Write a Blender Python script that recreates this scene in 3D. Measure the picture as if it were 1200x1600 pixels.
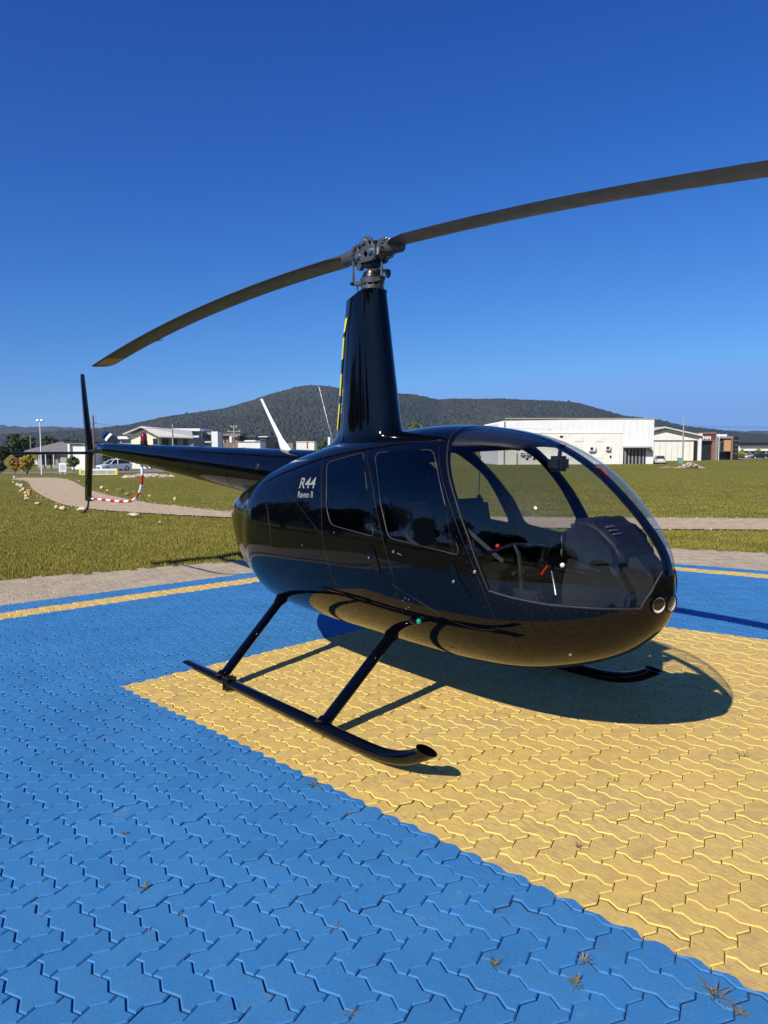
import bpy, bmesh, math, random
import numpy as np
from mathutils import Vector, Matrix
from mathutils.bvhtree import BVHTree
R = math.radians
random.seed(7)
rng = np.random.default_rng(7)
scene = bpy.context.scene
for o in list(bpy.data.objects):
    bpy.data.objects.remove(o)

# ------------------------------------------------------------------ camera
CAM = np.array([4.471, -3.721, 1.738]); YAW = 2.4328; PITCH = -0.0868; FOC = 1200.0
fw = np.array([math.cos(YAW)*math.cos(PITCH), math.sin(YAW)*math.cos(PITCH), math.sin(PITCH)])
rt = np.array([math.sin(YAW), -math.cos(YAW), 0.0]); up = np.cross(rt, fw)
fh = np.array([math.cos(YAW), math.sin(YAW), 0.0])
cd = bpy.data.cameras.new('camera'); cam = bpy.data.objects.new('camera', cd)
scene.collection.objects.link(cam); scene.camera = cam
cd.sensor_fit = 'VERTICAL'; cd.sensor_height = 24; cd.sensor_width = 18
cd.lens = 24*FOC/1600; cd.clip_start = 0.05; cd.clip_end = 9000
cam.matrix_world = Matrix(((rt[0], up[0], -fw[0], CAM[0]), (rt[1], up[1], -fw[1], CAM[1]), (rt[2], up[2], -fw[2], CAM[2]), (0, 0, 0, 1)))

# ------------------------------------------------------------------ sky, sun, exposure
SUN = Vector((0.25, -1.23, 1.0)).normalized()
SUN_EL = math.asin(SUN.z); SUN_AZ = math.atan2(SUN.x, SUN.y)
w = bpy.data.worlds.new('World'); scene.world = w; w.use_nodes = True
wn = w.node_tree; wn.nodes.clear()
wo = wn.nodes.new('ShaderNodeOutputWorld'); bg = wn.nodes.new('ShaderNodeBackground')
sky = wn.nodes.new('ShaderNodeTexSky'); sky.sky_type = 'NISHITA'; sky.sun_disc = False
sky.sun_elevation = SUN_EL; sky.sun_rotation = SUN_AZ
sky.altitude = 0; sky.air_density = 1.0; sky.dust_density = 0.15; sky.ozone_density = 2.0
stc = wn.nodes.new('ShaderNodeTexCoord'); ssp = wn.nodes.new('ShaderNodeSeparateXYZ'); scb = wn.nodes.new('ShaderNodeCombineXYZ')
wn.links.new(stc.outputs['Generated'], ssp.inputs[0]); wn.links.new(ssp.outputs[0], scb.inputs[0]); wn.links.new(ssp.outputs[1], scb.inputs[1])
smx = wn.nodes.new('ShaderNodeMath'); smx.operation = 'MULTIPLY_ADD'; smx.inputs[1].default_value = .88; smx.inputs[2].default_value = .10
smz = wn.nodes.new('ShaderNodeMath'); smz.operation = 'MAXIMUM'; smz.inputs[1].default_value = 0.0
wn.links.new(ssp.outputs[2], smz.inputs[0]); wn.links.new(smz.outputs[0], smx.inputs[0]); wn.links.new(smx.outputs[0], scb.inputs[2]); wn.links.new(scb.outputs[0], sky.inputs[0])
hs = wn.nodes.new('ShaderNodeHueSaturation'); hs.inputs['Saturation'].default_value = 1.05; hs.inputs['Value'].default_value = 1.0
wn.links.new(sky.outputs[0], hs.inputs['Color']); # camera-like colour response of the clear sky, one power curve per channel
ssc = wn.nodes.new('ShaderNodeSeparateColor'); scc = wn.nodes.new('ShaderNodeCombineColor'); wn.links.new(hs.outputs[0], ssc.inputs[0])
for ch, (kk, gg) in enumerate(((.170, 2.26), (.480, 1.60), (1.48, 1.10))):
    pw = wn.nodes.new('ShaderNodeMath'); pw.operation = 'POWER'; pw.inputs[1].default_value = gg; mu = wn.nodes.new('ShaderNodeMath'); mu.operation = 'MULTIPLY'; mu.inputs[1].default_value = kk
    mn = wn.nodes.new('ShaderNodeMath'); mn.operation = 'MINIMUM'; mn.inputs[1].default_value = (2.6, 6.0, 12.6)[ch]
    wn.links.new(ssc.outputs[ch], pw.inputs[0]); wn.links.new(pw.outputs[0], mu.inputs[0]); wn.links.new(mu.outputs[0], mn.inputs[0]); wn.links.new(mn.outputs[0], scc.inputs[ch])
wn.links.new(scc.outputs[0], bg.inputs[0])
bg.inputs[1].default_value = 0.066; wn.links.new(bg.outputs[0], wo.inputs[0])
sd = bpy.data.lights.new('sun', 'SUN'); sd.energy = 5.0; sd.angle = R(0.5); sd.color = (1.0, 0.93, 0.82)
so = bpy.data.objects.new('sun', sd); scene.collection.objects.link(so)
so.rotation_euler = (-SUN).to_track_quat('-Z', 'Y').to_euler(); so.location = (5, -30, 30)
scene.view_settings.view_transform = 'Standard'; scene.view_settings.look = 'None'
scene.view_settings.exposure = 0.22; scene.view_settings.gamma = 1.0
scene.view_settings.use_curve_mapping = False

HAZE = .00012
# ------------------------------------------------------------------ helpers
COL = scene.collection
def link(o, parent=None):
    COL.objects.link(o)
    if parent is not None: o.parent = parent
    return o
def tag(o, label=None, cat=None, group=None, kind=None):
    if label: o['label'] = label
    if cat: o['category'] = cat
    if group: o['group'] = group
    if kind: o['kind'] = kind
    return o
def thing(name, label, cat, loc=(0, 0, 0), rz=0.0, group=None):
    o = bpy.data.objects.new(name, None); o.empty_display_size = 0.2
    o.location = loc; o.rotation_euler = (0, 0, rz); link(o)
    return tag(o, label, cat, group)
def smooth_mesh(me, ang=35):
    me.polygons.foreach_set('use_smooth', [True]*len(me.polygons))
    try: me.set_sharp_from_angle(angle=R(ang))
    except Exception: pass
def mobj(name, verts, faces, m, parent=None, smooth=None):
    me = bpy.data.meshes.new(name); me.from_pydata([tuple(v) for v in verts], [], faces); me.update()
    if m is not None: me.materials.append(m)
    if smooth: smooth_mesh(me, smooth)
    return link(bpy.data.objects.new(name, me), parent)
def bobj(name, bm, m, parent=None, smooth=None):
    me = bpy.data.meshes.new(name); bm.to_mesh(me); bm.free()
    if m is not None: me.materials.append(m)
    if smooth: smooth_mesh(me, smooth)
    return link(bpy.data.objects.new(name, me), parent)
def np_mesh(name, V, F, m, parent=None, attr=None, smooth=False):
    """V (n,3), F (k,c) constant corner count"""
    me = bpy.data.meshes.new(name); n, k, c = len(V), len(F), F.shape[1]
    me.vertices.add(n); me.vertices.foreach_set('co', np.ascontiguousarray(V, dtype=np.float32).ravel())
    me.loops.add(k*c); me.loops.foreach_set('vertex_index', np.ascontiguousarray(F, dtype=np.int32).ravel())
    me.polygons.add(k); me.polygons.foreach_set('loop_start', np.arange(0, k*c, c, dtype=np.int32))
    try: me.polygons.foreach_set('loop_total', np.full(k, c, dtype=np.int32))
    except Exception: pass
    me.update(calc_edges=True)
    if attr is not None:
        a = me.attributes.new('rnd', 'FLOAT', 'FACE'); a.data.foreach_set('value', attr.astype(np.float32))
    me.polygons.foreach_set('use_smooth', np.full(k, smooth, dtype=bool))
    if m is not None: me.materials.append(m)
    return link(bpy.data.objects.new(name, me), parent)
def box(bm, x0, x1, y0, y1, z0, z1, bev=0.0):
    vs = [bm.verts.new(p) for p in ((x0, y0, z0), (x1, y0, z0), (x1, y1, z0), (x0, y1, z0), (x0, y0, z1), (x1, y0, z1), (x1, y1, z1), (x0, y1, z1))]
    fs = [bm.faces.new([vs[i] for i in f]) for f in ((3, 2, 1, 0), (4, 5, 6, 7), (0, 1, 5, 4), (1, 2, 6, 5), (2, 3, 7, 6), (3, 0, 4, 7))]
    if bev:
        es = list({e for f in fs for e in f.edges})
        bmesh.ops.bevel(bm, geom=es, offset=bev, segments=2, affect='EDGES')
def boxo(name, b, m, parent=None, bev=0.0, smooth=None):
    bm = bmesh.new(); box(bm, *b, bev=bev); return bobj(name, bm, m, parent, smooth)
def prism(bm, poly, z0, z1, axis='z'):
    """poly 2D list extruded along axis. axis z:(a,b)->(a,b,z); y:(a,b)->(a,y,b)"""
    def P(a, b, c): return (a, b, c) if axis == 'z' else ((a, c, b) if axis == 'y' else (c, a, b))
    A = [bm.verts.new(P(a, b, z0)) for a, b in poly]; B = [bm.verts.new(P(a, b, z1)) for a, b in poly]
    n = len(poly); bm.faces.new(A[::-1]); bm.faces.new(B)
    for i in range(n): bm.faces.new((A[i], A[(i+1) % n], B[(i+1) % n], B[i]))
    bmesh.ops.recalc_face_normals(bm, faces=bm.faces[:])
def tube(bm, pts, rad, seg=10, cap=True, flat=None):
    """tube along points. rad number or list; flat=(sx,sy) ellipse scale"""
    pts = [Vector(p) for p in pts]; n = len(pts)
    rads = rad if isinstance(rad, (list, tuple)) else [rad]*n
    rings = []; ref = None
    for i, p in enumerate(pts):
        t = (pts[min(i+1, n-1)]-pts[max(i-1, 0)]).normalized()
        if ref is None: ref = t.orthogonal().normalized() if abs(t.z) > .95 else Vector((0, 0, 1))
        a = (ref-t*ref.dot(t)).normalized(); b = t.cross(a); ref = a
        sx, sy = flat or (1, 1)
        rings.append([bm.verts.new(p+(a*math.cos(2*math.pi*k/seg)*sx+b*math.sin(2*math.pi*k/seg)*sy)*rads[i]) for k in range(seg)])
    for i in range(n-1):
        for k in range(seg):
            bm.faces.new((rings[i][k], rings[i][(k+1) % seg], rings[i+1][(k+1) % seg], rings[i+1][k]))
    if cap: bm.faces.new(rings[0][::-1]); bm.faces.new(rings[-1])
    return rings
def cyl(bm, p0, p1, r0, r1=None, seg=16):
    return tube(bm, [p0, p1], [r0, r0 if r1 is None else r1], seg)
def catmull(P, n):
    P = [np.array(p, float) for p in P]; P = [2*P[0]-P[1]]+P+[2*P[-1]-P[-2]]; out = []
    for i in range(1, len(P)-2):
        a, b, c, d = P[i-1:i+3]
        for k in range(n):
            t = k/n; out.append(.5*(2*b+(c-a)*t+(2*a-5*b+4*c-d)*t*t+(3*b-a-3*c+d)*t**3))
    out.append(P[-2]); return out

# ------------------------------------------------------------------ materials
def new_mat(name):
    m = bpy.data.materials.new(name); m.use_nodes = True; nt = m.node_tree
    return m, nt, nt.nodes['Principled BSDF']
def N(nt, typ, **kw):
    n = nt.nodes.new(typ)
    for k, v in kw.items():
        if k.startswith('i_'):
            key = k[2:]; key = int(key) if key.isdigit() else key
            n.inputs[key].default_value = v
        else: setattr(n, k, v)
    return n
def L(nt, a, b): nt.links.new(a, b)
def math_(nt, op, a, b=None, c=None):
    n = nt.nodes.new('ShaderNodeMath'); n.operation = op
    for i, v in enumerate((a, b, c)):
        if v is None: continue
        if isinstance(v, (int, float)): n.inputs[i].default_value = v
        else: nt.links.new(v, n.inputs[i])
    return n.outputs[0]
def mixc(nt, fac, a, b, blend='MIX'):
    n = nt.nodes.new('ShaderNodeMix'); n.data_type = 'RGBA'; n.blend_type = blend
    for i, v in ((0, fac), (6, a), (7, b)):
        if isinstance(v, (int, float)): n.inputs[i].default_value = v
        elif isinstance(v, tuple): n.inputs[i].default_value = (*v, 1) if len(v) == 3 else v
        else: nt.links.new(v, n.inputs[i])
    return n.outputs[2]
def ramp(nt, fac, stops):
    n = nt.nodes.new('ShaderNodeValToRGB'); e = n.color_ramp.elements
    while len(e) < len(stops): e.new(0.5)
    for i, (p, c) in enumerate(stops): e[i].position = p; e[i].color = (*c, 1) if isinstance(c, tuple) else (c, c, c, 1)
    nt.links.new(fac, n.inputs[0]); return n.outputs[0]
def noise(nt, scale, detail=4, rough=.55, vec=None, dist=0):
    n = N(nt, 'ShaderNodeTexNoise', i_Scale=scale, i_Detail=detail, i_Roughness=rough, i_Distortion=dist)
    if vec is not None: nt.links.new(vec, n.inputs['Vector'])
    return n.outputs[0]
def geo_pos(nt): return nt.nodes.new('ShaderNodeNewGeometry').outputs['Position']
def bump(nt, bs, h, strength=.3, dist=.01):
    b = N(nt, 'ShaderNodeBump', i_Strength=strength, i_Distance=dist)
    nt.links.new(h, b.inputs['Height']); nt.links.new(b.outputs[0], bs.inputs['Normal']); return b
def mat(name, col, rough=.5, metal=0.0, var=.15, scale=6.0, bmp=0.0, bscale=60, bd=.004, coat=0.0, spec=None):
    m, nt, bs = new_mat(name)
    tc = nt.nodes.new('ShaderNodeTexCoord').outputs['Object']
    nz = noise(nt, scale, 5, .6, tc)
    dark = tuple(c*(1-var) for c in col); lite = tuple(min(1, c*(1+var)) for c in col)
    L(nt, ramp(nt, nz, [(.3, dark), (.7, lite)]), bs.inputs['Base Color'])
    bs.inputs['Metallic'].default_value = metal
    if rough > .12:
        L(nt, ramp(nt, noise(nt, scale*2.3, 4, .6, tc), [(.3, max(0, rough-.08)), (.7, min(1, rough+.08))]), bs.inputs['Roughness'])
    else: bs.inputs['Roughness'].default_value = rough
    if coat: bs.inputs['Coat Weight'].default_value = coat; bs.inputs['Coat Roughness'].default_value = .02
    if spec is not None: bs.inputs['Specular IOR Level'].default_value = spec
    if bmp: bump(nt, bs, noise(nt, bscale, 4, .6, tc), bmp, bd)
    return m
M = {}
M['paint'] = mat('black_gloss_paint', (.0012, .0015, .003), .045, 0, .1, 3, .02, 14, .004, spec=.34)
M['trimblack'] = mat('satin_black', (.012, .012, .014), .32, 0, .2, 8)
M['rubber'] = mat('black_rubber', (.005, .005, .006), .6, 0, .1, 8)
M['blade'] = mat('rotor_blade_paint', (.048, .045, .038), .42, 0, .25, 5, .05, 30, .001)
M['hub'] = mat('hub_grey_metal', (.10, .105, .11), .42, .55, .25, 30, .1, 120, .0006)
M['steel'] = mat('polished_steel', (.62, .60, .57), .22, 1.0, .1, 30)
M['chrome'] = mat('chrome', (.8, .8, .8), .06, 1.0, .03, 30)
M['interior'] = mat('black_interior', (.006, .0065, .008), .6, 0, .2, 12)
M['leather'] = mat('black_leather', (.006, .006, .007), .6, 0, .2, 14, .08, 60, .001, spec=.3)
M['seal'] = mat('dark_window_seal', (.05, .052, .055), .5, 0, .1, 20)
M['grey_trim'] = mat('grey_trim', (.12, .125, .13), .4, 0, .1, 20)
M['silver_print'] = mat('silver_lettering', (.27, .27, .26), .4, .2, .08, 30)
M['yellow_tape'] = mat('yellow_strap', (.80, .72, .03), .5, 0, .08, 20)
M['white_gloss'] = mat('white_gloss', (.8, .8, .8), .25, 0, .04, 20)
M['red_gloss'] = mat('red_gloss', (.55, .012, .01), .3, 0, .1, 20)
M['red_lens'] = mat('red_beacon_lens', (.22, .004, .006), .1, 0, .1, 20, coat=.5)
M['green_lens'] = mat('green_lens', (.0, .30, .20), .1, 0, .1, 30, coat=.5)
M['reflector'] = mat('lamp_reflector', (.85, .82, .76), .5, .0, .05, 30)
M['tip_reflection'] = mat('ochre_tip_reflection', (.42, .22, .06), .45, 0, .2, 20)
def glass_mat(name, tint, f0=.05, boost=1.0):
    m = bpy.data.materials.new(name); m.use_nodes = True; nt = m.node_tree; nt.nodes.clear()
    out = nt.nodes.new('ShaderNodeOutputMaterial'); tr = N(nt, 'ShaderNodeBsdfTransparent'); tr.inputs[0].default_value = (*tint, 1)
    gl = N(nt, 'ShaderNodeBsdfAnisotropic') if False else N(nt, 'ShaderNodeBsdfGlossy'); gl.inputs['Roughness'].default_value = .01
    lw = N(nt, 'ShaderNodeLayerWeight', i_Blend=.5)
    fac = math_(nt, 'MULTIPLY_ADD', math_(nt, 'POWER', lw.outputs['Facing'], 4.5), .9*boost, f0)
    sm = nt.nodes.new('ShaderNodeMixShader'); L(nt, fac, sm.inputs[0]); L(nt, tr.outputs[0], sm.inputs[1]); L(nt, gl.outputs[0], sm.inputs[2]); L(nt, sm.outputs[0], out.inputs[0])
    return m
M['glass'] = glass_mat('acrylic_windshield', (.965, .97, .965), .028, .6)
M['door_glass'] = glass_mat('tinted_acrylic', (.80, .81, .82), .035, .8)
M['lens_glass'] = glass_mat('clear_lens', (.92, .92, .92), .05)

# terrain: gently falling away beyond the pad
def bxy(X, Y):
    return CAM[0]+rt[0]*X+fh[0]*Y, CAM[1]+rt[1]*X+fh[1]*Y
def drop(X, Y):
    Y = np.asarray(Y, float); X = np.asarray(X, float)
    d = np.maximum(Y-14, 0)
    k = 1.0-.16*np.clip(X/np.maximum(Y, 1)*2.2, -1, 1)
    return 3.4*(1-np.exp(-d/160))*k
def tz(X, Y): return -drop(X, Y)
def w2b(x, y):
    dx, dy = x-CAM[0], y-CAM[1]; return dx*rt[0]+dy*rt[1], dx*fh[0]+dy*fh[1]
def ray(px, py):
    return fw+rt*(px-600)/FOC-up*(py-800)/FOC
def gpt(px, py):
    """point of the ground seen at a photo pixel"""
    v = ray(px, py); t = 5.0
    lo, hi = .5, 4000.
    for _ in range(60):
        mid = (lo*hi)**.5; P = CAM+v*mid; X, Y = w2b(P[0], P[1])
        if P[2] > tz(X, Y): lo = mid
        else: hi = mid
    return CAM+v*lo
def gflat(px, py):
    v = ray(px, py); return (CAM+v*(-CAM[2]/v[2]))[:2]

# ------------------------------------------------------------------ GROUND
def ground_mesh():
    rs = np.concatenate([[0], np.geomspace(1.5, 3600, 90)]); na = 180
    V = [(CAM[0], CAM[1], -.035)]; F = []
    for r in rs[1:]:
        for k in range(na):
            a = 2*math.pi*k/na; X, Y = r*math.sin(a), r*math.cos(a)
            x, y = bxy(X, Y); z = -.035+float(tz(X, Y))
            n = math.sin(x*.13+1.1)*math.cos(y*.11)*.06*min(1, max(0, (Y-20)/30))
            V.append((x, y, z+n*0))
    for k in range(na): F.append((0, 1+(k+1) % na, 1+k))
    for j in range(len(rs)-2):
        for k in range(na):
            a = 1+j*na+k; b = 1+j*na+(k+1) % na; F.append((a, b, b+na, a+na))
    return V, F
def field_mat():
    m, nt, bs = new_mat('mown_field'); p = geo_pos(nt)
    n1 = noise(nt, .055, 5, .62, p); n2 = noise(nt, .9, 6, .7, p); n3 = noise(nt, 14, 5, .75, p)
    c = ramp(nt, n1, [(.30, (.135, .155, .02)), (.50, (.195, .182, .032)), (.72, (.27, .225, .05))])
    c2 = ramp(nt, n2, [(.30, (.11, .145, .014)), (.55, (.195, .18, .028)), (.75, (.32, .25, .07))])
    c = mixc(nt, .5, c, c2)
    f3 = ramp(nt, n3, [(.3, .55), (.7, 1.35)])
    c = mixc(nt, 1.0, c, f3, 'MULTIPLY')
    L(nt, c, bs.inputs['Base Color']); bs.inputs['Roughness'].default_value = .95; bs.inputs['Specular IOR Level'].default_value = .1
    h = math_(nt, 'ADD', math_(nt, 'MULTIPLY', noise(nt, 30, 5, .8, p), .6), math_(nt, 'MULTIPLY', noise(nt, 2.5, 5, .7, p), 1.6))
    bump(nt, bs, h, .9, .09); return m
M['field'] = field_mat()
V, F = ground_mesh(); g = mobj('grass_field', V, F, M['field']); g['kind'] = 'structure'
smooth_mesh(g.data, 60)

# ------------------------------------------------------------------ HELIPAD PAVING
TH = R(4.8); E1 = np.array([math.cos(TH), math.sin(TH)]); E2 = np.array([-math.sin(TH), math.cos(TH)])
BW = .1185
LN = {'near': ((-.888, -1.636), (3.525, -1.304)), 'left': ((-.888, -1.636), (-1.061, .38)),
      'far': ((.764, 3.069), (1.584, 3.288)),
      'oL0': ((-4.50, -1.536), (-4.56, .756)), 'oL1': ((-4.10, -1.635), (-4.20, .58)), 'oL2': ((-3.77, -1.719), (-3.88, .426)),
      'oR0': ((-1.206, 6.83), (-.105, 7.16)), 'oR1': ((-1.054, 6.55), (.02, 6.88)), 'oR2': ((-.909, 6.25), (.157, 6.56)),
      'gL': ((-6.197, -1.103), (-5.785, 1.381)), 'gR': ((-2.056, 8.421), (-.876, 8.95))}
def half(name):
    (x0, y0), (x1, y1) = LN[name]; dx, dy = x1-x0, y1-y0; l = math.hypot(dx, dy); n = (-dy/l, dx/l)
    return n, n[0]*x0+n[1]*y0          # left of the direction is positive
def paver_mat():
    m, nt, bs = new_mat('painted_paver')
    ge = nt.nodes.new('ShaderNodeNewGeometry'); p = ge.outputs['Position']
    def dot(v):
        n = nt.nodes.new('ShaderNodeVectorMath'); n.operation = 'DOT_PRODUCT'; nt.links.new(p, n.inputs[0]); n.inputs[1].default_value = (*v, 0); return n.outputs['Value']
    u = dot(E1); v = dot(E2)
    def wave(t):   # follows the zigzag of the joints
        s = math_(nt, 'SINE', math_(nt, 'MULTIPLY', t, 2*math.pi/BW)); return math_(nt, 'MULTIPLY', s, .010)
    wob = math_(nt, 'MULTIPLY_ADD', noise(nt, 9, 4, .7, p), .05, -.025)
    def side(name, wv):
        n, c = half(name); d = math_(nt, 'SUBTRACT', dot(n), c)
        return math_(nt, 'ADD', math_(nt, 'ADD', d, wv), wob)
    wu, wv = wave(u), wave(v)
    def cl(x): 
        return math_(nt, 'GREATER_THAN', x, 0)
    near = cl(side('near', wu)); left = math_(nt, 'SUBTRACT', 1, cl(side('left', wv))); far = math_(nt, 'SUBTRACT', 1, cl(side('far', wu)))
    yel = math_(nt, 'MULTIPLY', math_(nt, 'MULTIPLY', near, left), far)
    l0 = cl(side('oL0', wv)); l1 = cl(side('oL1', wv)); l2 = cl(side('oL2', wv))
    r0 = cl(side('oR0', wu)); r1 = cl(side('oR1', wu)); r2 = cl(side('oR2', wu))
    out = math_(nt, 'MAXIMUM', l0, r0)
    b1 = math_(nt, 'MAXIMUM', l1, r1); b2 = math_(nt, 'MAXIMUM', l2, r2)
    strip = math_(nt, 'SUBTRACT', b2, b1)
    yel = math_(nt, 'MAXIMUM', yel, strip)
    # chamfers keep thick paint, tops are worn
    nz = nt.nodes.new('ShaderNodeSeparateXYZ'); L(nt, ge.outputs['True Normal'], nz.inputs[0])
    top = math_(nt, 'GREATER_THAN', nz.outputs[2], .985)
    at = nt.nodes.new('ShaderNodeAttribute'); at.attribute_name = 'rnd'
    oi = nt.nodes.new('ShaderNodeObjectInfo')
    rnd = math_(nt, 'FRACT', math_(nt, 'ADD', at.outputs['Fac'], oi.outputs['Random']))
    big = noise(nt, 1.1, 5, .6, p); mid = noise(nt, 9, 6, .7, p); fine = noise(nt, 170, 6, .85, p)
    streak = noise(nt, 1.0, 6, .75, None)
    mp = nt.nodes.new('ShaderNodeMapping'); L(nt, p, mp.inputs[0]); mp.inputs['Rotation'].default_value = (0, 0, R(-30)); mp.inputs['Scale'].default_value = (14, 90, 20)
    st = noise(nt, 1.0, 5, .7, mp.outputs[0])
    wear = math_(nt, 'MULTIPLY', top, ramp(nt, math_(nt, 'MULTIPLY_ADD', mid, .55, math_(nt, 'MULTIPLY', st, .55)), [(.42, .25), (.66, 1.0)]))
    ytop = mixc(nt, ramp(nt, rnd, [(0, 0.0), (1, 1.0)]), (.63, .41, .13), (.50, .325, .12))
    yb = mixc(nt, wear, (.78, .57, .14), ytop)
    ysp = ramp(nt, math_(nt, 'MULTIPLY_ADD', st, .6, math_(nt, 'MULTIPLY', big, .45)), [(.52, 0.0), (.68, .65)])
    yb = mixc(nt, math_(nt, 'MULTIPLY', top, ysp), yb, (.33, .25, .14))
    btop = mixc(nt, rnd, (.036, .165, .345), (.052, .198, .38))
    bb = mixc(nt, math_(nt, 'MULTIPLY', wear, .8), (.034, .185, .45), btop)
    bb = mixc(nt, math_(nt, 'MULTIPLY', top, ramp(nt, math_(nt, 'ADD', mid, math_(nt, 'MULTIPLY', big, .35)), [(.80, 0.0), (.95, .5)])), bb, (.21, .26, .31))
    gb = mixc(nt, rnd, (.40, .325, .215), (.51, .415, .28)); gb = mixc(nt, ramp(nt, mid, [(.4, 0.0), (.75, .5)]), gb, (.24, .20, .16))
    c = mixc(nt, yel, bb, yb); c = mixc(nt, out, c, gb)
    spk = ramp(nt, fine, [(.30, .62), (.5, 1.0), (.72, 1.2)]); c = mixc(nt, 1.0, c, spk, 'MULTIPLY')
    sv = ramp(nt, big, [(.3, .90), (.7, 1.08)]); c = mixc(nt, 1.0, c, sv, 'MULTIPLY')
    # grit and dark dirt deep in the gaps
    sz = nt.nodes.new('ShaderNodeSeparateXYZ'); L(nt, p, sz.inputs[0])
    deep = ramp(nt, math_(nt, 'MULTIPLY_ADD', sz.outputs[2], 50, 1.0), [(.60, 1.0), (.76, 0.0)])
    c = mixc(nt, math_(nt, 'MULTIPLY', deep, .75), c, (.05, .045, .035))
    sn = math_(nt, 'LESS_THAN', nz.outputs[2], .3); c = mixc(nt, math_(nt, 'MULTIPLY', sn, .7), c, (.02, .02, .02))
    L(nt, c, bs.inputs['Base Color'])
    L(nt, ramp(nt, mid, [(.3, .55), (.7, .8)]), bs.inputs['Roughness']); bs.inputs['Specular IOR Level'].default_value = .3
    h = math_(nt, 'ADD', math_(nt, 'MULTIPLY', fine, .5), math_(nt, 'MULTIPLY', mid, 1.6)); bump(nt, bs, h, .55, .004)
    return m
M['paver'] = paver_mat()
def m_grout():
    m, nt, bs = new_mat('joint_dirt'); p = geo_pos(nt)
    L(nt, ramp(nt, noise(nt, 12, 5, .7, p), [(.3, (.035, .030, .022)), (.7, (.10, .085, .06))]), bs.inputs['Base Color']); bs.inputs['Roughness'].default_value = .95
    bump(nt, bs, noise(nt, 120, 4, .7, p), .6, .004); return m
M['grout'] = m_grout()

def paver_outline():
    a = .105*BW; prof = [(0, 0), (.27, a), (.40, a*.55), (.62, -a*.7), (.73, -a)]
    prof = [(0, 0), (.28, a), (.72, -a)]
    pts = []
    for s in (0, 1):
        for t, o in prof: pts.append(((s+t)*BW, o))
    for t, o in prof: pts.append((2*BW-o, t*BW))
    for s in (1, 0):
        for t, o in [(1, 0)]+prof[:0:-1]: pts.append(((s+t)*BW, BW+o))
    for t, o in [(1, 0)]+prof[:0:-1]: pts.append((-o, t*BW))
    # corners repeat once at most
    out = []
    for q in pts:
        if not out or (abs(q[0]-out[-1][0])+abs(q[1]-out[-1][1])) > 1e-6: out.append(q)
    c = np.array(out)-np.array([BW, BW/2]); return c
OUTL = paver_outline()
def inset(P, d):
    n = len(P); Q = np.zeros_like(P)
    for i in range(n):
        a, b, c = P[i-1], P[i], P[(i+1) % n]
        e1 = (b-a)/np.linalg.norm(b-a); e2 = (c-b)/np.linalg.norm(c-b)
        n1 = np.array([-e1[1], e1[0]]); n2 = np.array([-e2[1], e2[0]]); nn = n1+n2; nn /= max(.4, np.dot(nn, n1))
        Q[i] = b+nn*d
    return Q
P0 = inset(OUTL, .0017); P1 = inset(OUTL, .0062); NP = len(OUTL)
PV = np.vstack([np.c_[P1, np.zeros(NP)], np.c_[P0, np.full(NP, -.0046)], np.c_[P0, np.full(NP, -.022)]])
tri = []
for i in range(NP):
    j = (i+1) % NP
    tri += [(NP+i, NP+j, j), (NP+i, j, i), (2*NP+i, 2*NP+j, NP+j), (2*NP+i, NP+j, NP+i)]
# top fan from centre vertex (slightly domed)
PV = np.vstack([PV, [[0, 0, .0004]]]); ctr = len(PV)-1
for i in range(NP): tri.append((i, (i+1) % NP, ctr))
tri = np.array(tri)
def in_paved(x, y):
    n, c = half('gL'); a = (n[0]*x+n[1]*y) < c+.0
    n, c = half('gR'); b = (n[0]*x+n[1]*y) < c
    return a & b & (y > -7.5) & (x < 8.5) & (y < 13)
bricks = []
for i in range(-90, 110):
    for j in range(-90, 130):
        mm = (i-j) % 4
        if mm == 0: cx, cy, rot = i*BW+BW, j*BW+BW/2, 0
        elif mm == 3: cx, cy, rot = i*BW+BW/2, j*BW+BW, 1
        else: continue
        bricks.append((cx, cy, rot))
bricks = np.array(bricks); O0 = np.array([-.888, -1.636])+gflat(130, 1502)-gflat(83.3, 1491.7)
W2 = O0+bricks[:, :1]*E1+bricks[:, 1:2]*E2
bX, bY = w2b(W2[:, 0], W2[:, 1])
keep = in_paved(W2[:, 0], W2[:, 1]) & (bY > -3.5) & (np.abs(bX) < np.maximum(bY, 0)*.75+4.5)
W2 = W2[keep]; rot = bricks[keep, 2]; bX, bY = bX[keep], bY[keep]; nb = len(W2)
ang = TH+rot*math.pi/2+rng.normal(0, .006, nb); zj = rng.normal(0, .0013, nb); tx = rng.normal(0, .006, nb); ty = rng.normal(0, .006, nb)
# which show largest in the frame
zc = bY*math.cos(PITCH)-(-CAM[2])*0+0; depth = bY*math.cos(-PITCH)+CAM[2]*math.sin(-PITCH)
sx = 600+FOC*bX/np.maximum(depth, .1); sy = 800-FOC*(-CAM[2]*math.cos(PITCH)-bY*math.sin(PITCH))/np.maximum(depth, .1)
vis = (depth > .5) & (sx > -40) & (sx < 1240) & (sy < 1640)
dist = np.where(vis, np.hypot(bX, bY), 1e9); order = np.argsort(dist); big = order[:300]; rest = np.setdiff1d(np.arange(nb), big)
pad = mobj('helipad', [], [], M['grout'])
pl = [(8.5, -7.5), ]
def linter(a, b):
    (n1, c1), (n2, c2) = half(a), half(b); return tuple(np.linalg.solve(np.array([n1, n2]), np.array([c1, c2])))
q = linter('gL', 'gR'); n, c = half('gL'); qy = -7.5; qx = (c-n[1]*qy)/n[0]; n, c = half('gR'); rx = 8.5; ry = (c-n[0]*rx)/n[1]
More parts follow.
